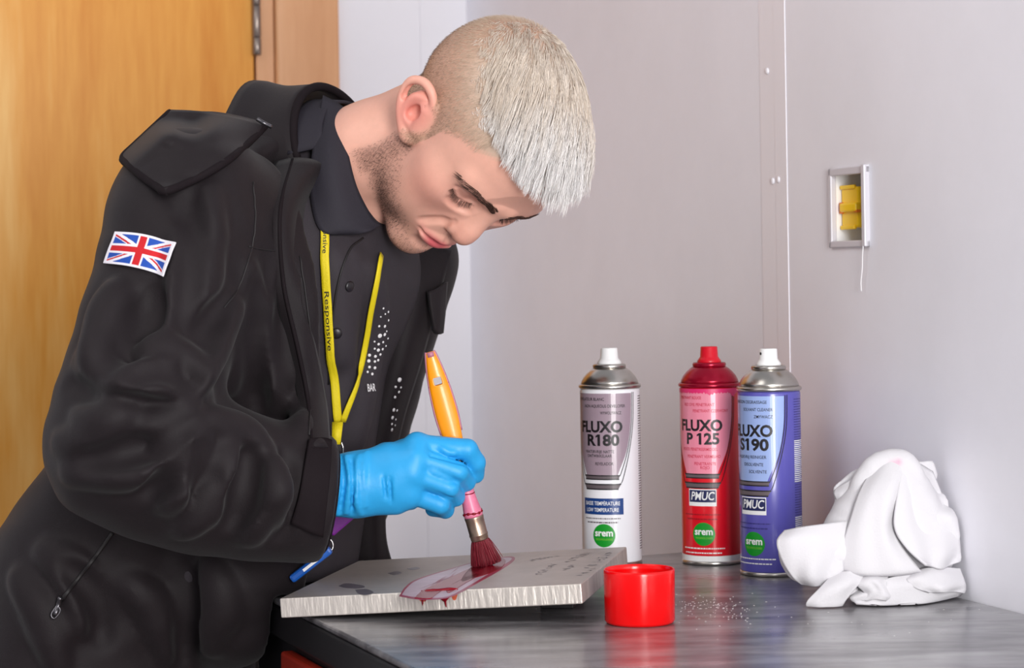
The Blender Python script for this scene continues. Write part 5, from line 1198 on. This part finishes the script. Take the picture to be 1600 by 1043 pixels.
def decal(F, px, py, r, off=0.0012, th=0.001, n=14, squash=1.0):
    h = F.hit(px, py, off); 
    if h is None: return None
    gr = F.grad(F.loc(h))[0]; M4 = Vector(gr).to_track_quat('Z', 'Y').to_matrix().to_4x4(); M4.translation = Vector(h)
    me = lathe_me('d', [(0, -th), (r, -th), (r, 0.0), (r * 0.7, th * 0.6), (0, th * 0.7)], n); return me, M4
for px, py in ((545, 447), (526, 520)):
    me, M4 = decal(SF, px, py, 0.0056, 0.001, 0.0016, 20); b_ = link('button', me, M_btn, shirt); b_.matrix_world = M4
pk_ = SF.hits(spline([(566, 372, 0), (545, 392, 0), (528, 440, 0), (518, 520, 0), (512, 600, 0)], 20)[:, :2], 0.0008); link('placket_edge', tube_me('placket_edge', spline(pk_, 30), 0.0011, 6), M_seam, shirt)
# printed dots: on the shirt front and on the far jacket panel
M_dot = mat('white_print_dots', lin(226, 224, 226), 0.6)
dots = [(598, 481, 2.0), (606, 487, 2.2), (601, 490, 1.6), (594, 494, 1.5), (592, 509, 2.2), (600, 509, 2.8), (606, 500, 2.0), (603, 517, 1.6), (593, 524, 4.2), (600, 522, 3.2), (605, 528, 1.8), (598, 534, 2.2), (591, 537, 2.6), (585, 533, 1.8), (590, 546, 3.2), (597, 545, 2.4), (585, 544, 2.0), (602, 540, 1.8), (577, 554, 3.0), (586, 556, 2.8), (593, 553, 2.4), (576, 563, 3.2), (585, 564, 2.4), (590, 562, 2.4), (577, 573, 2.6), (585, 574, 2.8), (574, 581, 2.2), (581, 584, 2.6)]
for i, (px, py, r) in enumerate(dots):
    q = decal(SF, px, py, r * 0.00058, 0.0008, 0.0006, 12)
    if q: o = link('printed_dot', q[0], M_dot, shirt); o.matrix_world = q[1]
bm_ = text_bm('BAR', 0.011, 0, 0, 0.0002); ex_ = SF.hit(586, 604, 0.001) - SF.hit(570, 606, 0.001); ex_ /= np.linalg.norm(ex_); gr_ = SF.grad(SF.loc(SF.hit(578, 606)))[0]; uz_ = np.cross(gr_, ex_) * -1
if uz_[2] < 0: uz_ = -uz_
h0_ = SF.hit(578, 606, 0.0012)
for v_ in bm_.verts: v_.co = Vector(h0_ + ex_ * v_.co.x * 0.75 + uz_ * v_.co.z)
link('shirt_lettering', bm_mesh('shirt_lettering', bm_), M_dot, shirt, False)
PBV = BVHTree.FromObject([o for o in bpy.data.objects if o.name.startswith('front_panel')][0], bpy.context.evaluated_depsgraph_get())
for px, py, r in ((624, 593, 4.2), (618, 604, 2.2), (626, 605, 2.0), (623, 612, 2.4), (617, 620, 2.4), (615, 640, 3.4), (620, 641, 2.2), (613, 652, 3.2), (618, 655, 1.8), (612, 662, 2.2), (617, 664, 1.8), (612, 671, 3.0)):
    d_ = ray(px, py); loc, nrm, i_, t_ = PBV.ray_cast(Vector(CAM), Vector(d_).normalized())
    if loc is None: continue
    if nrm @ Vector(d_) > 0: nrm = -nrm
    M4 = nrm.to_track_quat('Z', 'Y').to_matrix().to_4x4(); M4.translation = loc + nrm * 0.0006
    o = link('printed_dot', lathe_me('d', [(0, -0.0004), (r * 0.00062, -0.0004), (r * 0.00062, 0), (0, 0.0003)], 12), M_dot, jacket); o.matrix_world = M4
# trousers and shoes
TF = Field((-0.75, 1.85, 0.03), (-0.12, 2.75, 1.0), 0.012)
TF.ecap(PEL - up * 0.04, PEL - up * 0.14, (0.150, 0.100), (0.155, 0.105), ts, 0.05)
for s_ in (-1, 1):
    hp = PEL - up * 0.12 + ts * 0.085 * s_; kn = hp * [1, 1, 0] + np.array([-0.03, 0.0, 0.48]) + ts * 0.02 * s_; an = kn * [1, 1, 0] + np.array([-0.06, 0.03, 0.10])
    TF.line([hp, kn, an], [0.088, 0.070, 0.058], 0.04, n=8)
field_obj('trousers', TF, M_trou, person, 2)
for s_ in (-1, 1):
    hp = PEL + ts * 0.105 * s_ + np.array([-0.09, 0.03, 0]); a = np.array([hp[0], hp[1], 0.05])
    F2 = Field(a - 0.25, a + 0.25, 0.006); F2.ell(a + tf * 0.06, (0.06, 0.06, 0.04), 0.02); F2.cap(a - tf * 0.03 + up * 0.0, a + tf * 0.15 - up * 0.01, 0.045, 0.036, 0.03); F2.cap(a, a + up * 0.06, 0.05, 0.05, 0.03)
    F2.D = np.maximum(F2.D, (0.002 - F2.ax[2])[None, None, :]).astype(np.float32); field_obj('shoe', F2, M_trou, person, 2)
# ---------------------------------------------------------------- gloved hand
M_glove = mat('blue_nitrile', lin(40, 158, 220), 0.45, spec=0.4, bump=0.10, bscale=180)
hs = dB - 1.405
def hp_(px, py, d): return CAM + ray(px, py) * (d + hs)
GF = Field(hp_(495, 830, 1.40) - np.array([0.0, 0.09, 0.0]), hp_(770, 655, 1.40) + np.array([0.0, 0.09, 0.0]), 0.0016)
L = GF.line
# wrist and back of the hand
GF.ecap(hp_(470, 764, 1.372), hp_(555, 757, 1.375), (0.0300, 0.0255), (0.0290, 0.0235), up, 0.006)
GF.ecap(hp_(555, 757, 1.375), hp_(612, 748, 1.374), (0.0305, 0.0225), (0.0350, 0.0190), up, 0.012)
MC = [hp_(652, 696, 1.378), hp_(650, 715, 1.366), hp_(646, 741, 1.364), hp_(640, 770, 1.372)]
for m_, r in zip(MC, (0.0118, 0.0120, 0.0118, 0.0118)): GF.cap(hp_(590, 755 + (m_[2] < MC[1][2]) * 2, 1.376), m_, 0.0150, r, 0.014)
GF.cap(hp_(700, 716, 1.388), hp_(685, 770, 1.388), 0.010, 0.010, 0.004); GF.cap(MC[0], MC[3], 0.0108, 0.0108, 0.010)
GF.ecap(hp_(600, 745, 1.388), hp_(645, 745, 1.392), (0.033, 0.014), (0.032, 0.012), up, 0.012)
fing = [ [(652, 696, 1.378), (730, 702, 1.382), (743, 722, 1.390), (743, 741, 1.400)],
         [(650, 715, 1.366), (716, 737, 1.373), (728, 752, 1.392), (708, 760, 1.410)],
         [(646, 741, 1.364), (702, 762, 1.373), (712, 776, 1.392), (692, 782, 1.410)],
         [(640, 770, 1.372), (688, 788, 1.380), (696, 796, 1.396), (676, 795, 1.410)] ]
for i, p in enumerate(fing):
    q = [hp_(*a) for a in p]; r = [(0.0116, 0.0104, 0.0098, 0.0088), (0.0110, 0.0100, 0.0094, 0.0085), (0.0106, 0.0097, 0.0090, 0.0080), (0.0104, 0.0092, 0.0084, 0.0075)][i]
    F2 = GF
    for j in range(3): GF.cap(q[j], q[j + 1], r[j], r[j + 1], 0.0022)
# thumb lies behind the handle
L([hp_(596, 728, 1.392), hp_(640, 706, 1.412), hp_(690, 702, 1.424), hp_(726, 708, 1.424)], [0.014, 0.0125, 0.0110, 0.0090], 0.008, n=10)
# hollows between fingers, creases of the stretched glove
for a, b_, r in (((672, 712, 1.362), (734, 726, 1.372), 0.0022), ((666, 736, 1.354), (716, 753, 1.366), 0.0022), ((660, 764, 1.356), (702, 778, 1.370), 0.0022)):
    L([hp_(*a), hp_(*b_)], [r * 0.4, r], 0.004, 's')
for pts, r in (([(562, 712), (556, 740), (557, 780), (564, 803)], 0.0016), ([(572, 706), (568, 740), (570, 790)], 0.0012), ([(540, 713), (546, 750), (540, 800)], 0.0022), ([(524, 712), (530, 745), (522, 780), (528, 802)], 0.0026), ([(514, 740), (528, 765), (516, 795)], 0.0022),
               ([(690, 700), (700, 706), (712, 707)], 0.0010), ([(672, 735), (690, 742), (702, 748)], 0.0010)):
    h_ = GF.hits(pts, -r * 0.3, fallback=1.38 + hs); L(h_, r, 0.004, n=12)
for pts, r in (([(548, 714), (551, 750), (550, 802)], 0.0012), ([(533, 714), (537, 750), (531, 800)], 0.0016), ([(600, 742), (603, 780)], 0.0005), ([(609, 745), (611, 785)], 0.0005)):
    h_ = GF.hits(pts, r * 0.4, fallback=1.38 + hs); L(h_, r, 0.003, 's', n=10)
glove, gv, gf_ = field_obj('glove', GF, M_glove, person, 1); glove['label'] = 'bright blue disposable glove on the hand holding the brush'
# the other hand hangs behind the far sleeve
h0 = P(527, 815, 1.772); GL = Field(h0 - 0.16, h0 + 0.10, 0.004); dn = np.array([0.05, -0.02, -1.0]); dn /= np.linalg.norm(dn)
GL.ecap(h0 + dn * -0.03, h0 + dn * 0.015, (0.027, 0.024), (0.028, 0.020), tf, 0.01); GL.ecap(h0 + dn * 0.02, h0 + dn * 0.07, (0.034, 0.014), (0.036, 0.012), tf, 0.012)
for i, (o_, l_) in enumerate(((0.027, 0.062), (0.009, 0.070), (-0.009, 0.064), (-0.026, 0.050))):
    a = h0 + dn * 0.075 + tf * o_; GL.line([a, a + dn * l_ * 0.5 - ts * 0.008, a + dn * l_ - ts * 0.030], [0.0105, 0.0095, 0.008], 0.003)
GL.line([h0 + dn * 0.025 + tf * 0.028, h0 + dn * 0.055 + tf * 0.052 - ts * 0.01, h0 + dn * 0.085 + tf * 0.056 - ts * 0.022], [0.014, 0.0115, 0.009], 0.008)
field_obj('glove', GL, M_glove, person, 1)
# ---------------------------------------------------------------- lanyard with keys
lan = empty('lanyard', tuple(P(526, 700, 1.44))); tag(lan, 'yellow lanyard with key ring and blue tag around the neck of the person', 'lanyard')
M_lan = mat('yellow_webbing', lin(222, 200, 12), 0.6, bump=0.3, bscale=900, var=0.06, vscale=60); M_ink2 = mat('dark_lanyard_print', lin(40, 36, 30), 0.6)
def strap(name, pts, w, off, F=SF, tw=0.0, roll=None):
    q = spline([(a, b, 0) for a, b in pts], 30)[:, :2]; c = spline(F.hits(q, off)[::2], 30); g = []
    for i, p in enumerate(c):
        t_ = c[min(i + 1, 29)] - c[max(i - 1, 0)]; t_ /= np.linalg.norm(t_); gr = F.grad(F.loc(p))[0]; s_ = np.cross(t_, gr); s_ /= np.linalg.norm(s_) + 1e-9
        if s_[0] < 0: s_ = -s_
        g.append([p - s_ * w / 2, p - s_ * w / 6, p + s_ * w / 6, p + s_ * w / 2])
    return link(name, sheet_me(name, g, 0.0014), M_lan, lan), c, np.array(g)
st1, c1, g1 = strap('strap', [(505, 360), (511, 440), (518, 540), (524, 620), (527, 662)], 0.0086, 0.004)
st2, c2, g2 = strap('strap', [(590, 398), (581, 460), (567, 540), (549, 610), (531, 662)], 0.0062, 0.0045)
# the printed word on the near strap
def word(s_, t0, t1, flip=False):
    bm = text_bm(s_, 0.008, 0, 0, 0.00005, align='LEFT'); xs = [v.co.x for v in bm.verts]; w = max(xs)
    for v in bm.verts:
        t = t0 + (t1 - t0) * v.co.x / w; i = min(int(t * 29), 28); fr = t * 29 - i
        a = g1[i] * (1 - fr) + g1[i + 1] * fr; cen = (a[0] + a[3]) / 2; sd = (a[3] - a[0]); sd /= np.linalg.norm(sd)
        tt = g1[min(i + 1, 29)][0] - g1[i][0]; n_ = np.cross(sd, tt); n_ /= np.linalg.norm(n_)
        if n_[1] > 0: n_ = -n_
        v.co = Vector(cen + sd * v.co.z * 0.85 + n_ * 0.0012)
    link('strap_lettering', bm_mesh('strap_lettering', bm), M_ink2, st1, False)
word('onsive', 0.005, 0.125); word('Responsive', 0.29, 0.53)
cl = [P(527, 655, 1.435), P(526, 672, 1.430), P(526, 694, 1.428)]
link('crimp', sheet_me('crimp', [[P(519, 660, 1.437), P(536, 660, 1.437)], [P(519, 676, 1.432), P(534, 676, 1.432)], [P(519, 694, 1.430), P(532, 694, 1.430)]], 0.004), M_lan, lan)
M_steel2 = mat('bright_key_steel', lin(200, 198, 196), 0.2, metal=1.0); M_blk = mat('black_clip', lin(26, 24, 26), 0.4)
link('clip', bm_mesh('clip', box_bm(P(521, 706, 1.430), P(533, 692, 1.436), 0.001)), M_blk, lan, False)
link('hook', tube_me('hook', spline([P(533, 690, 1.428), P(536, 700, 1.428), P(534, 715, 1.428), P(527, 720, 1.43)], 16), 0.001, 6), M_steel2, lan)
# strap running on behind the hand
link('strap', sheet_me('strap', grid_interp([[P(521, 715, 1.44), P(532, 715, 1.44)], [P(518, 760, 1.445), P(528, 760, 1.445)], [P(511, 806, 1.445), P(519, 808, 1.445)]], 10, 3), 0.0014), M_lan, lan)
M_pur = mat('purple_plastic', lin(110, 20, 130), 0.35)
bm = box_bm((-0.010, -0.005, -0.017), (0.010, 0.005, 0.017), 0.002); bm.transform(Matrix.Translation(P(531, 808, 1.44)) @ Matrix.Rotation(math.radians(50), 4, 'Y')); link('purple_tag', bm_mesh('purple_tag', bm), M_pur, lan, False)
def ringm(name, px, py, d, rx, rz, wr):
    c = P(px, py, d); link(name, tube_me(name, [c + np.array([rx * math.cos(a), 0.25 * rx * math.cos(a), rz * math.sin(a)]) for a in np.linspace(0, 2 * math.pi, 32, endpoint=False)], wr, 6, closed=True), M_steel2, lan)
ringm('ring', 507, 835, 1.40, 0.0038, 0.0048, 0.0009); ringm('key_ring', 511, 852, 1.40, 0.0058, 0.0072, 0.0008)
M_btag = mat('blue_plastic_tag', lin(24, 84, 168), 0.3)
bm = box_bm((-0.0245, -0.006, -0.0042), (0.0245, 0.006, 0.0042), 0.0025); bm.transform(Matrix.Translation(P(486, 881, 1.395)) @ Matrix.Rotation(math.radians(-37), 4, 'Y')); bt = link('blue_tag', bm_mesh('blue_tag', bm), M_btag, lan, False)
bm = box_bm((-0.009, -0.0064, -0.0014), (0.010, -0.0058, 0.0014)); bm.transform(Matrix.Translation(P(486, 881, 1.395)) @ Matrix.Rotation(math.radians(-37), 4, 'Y')); link('tag_print', bm_mesh('tag_print', bm), M_white, bt, False)
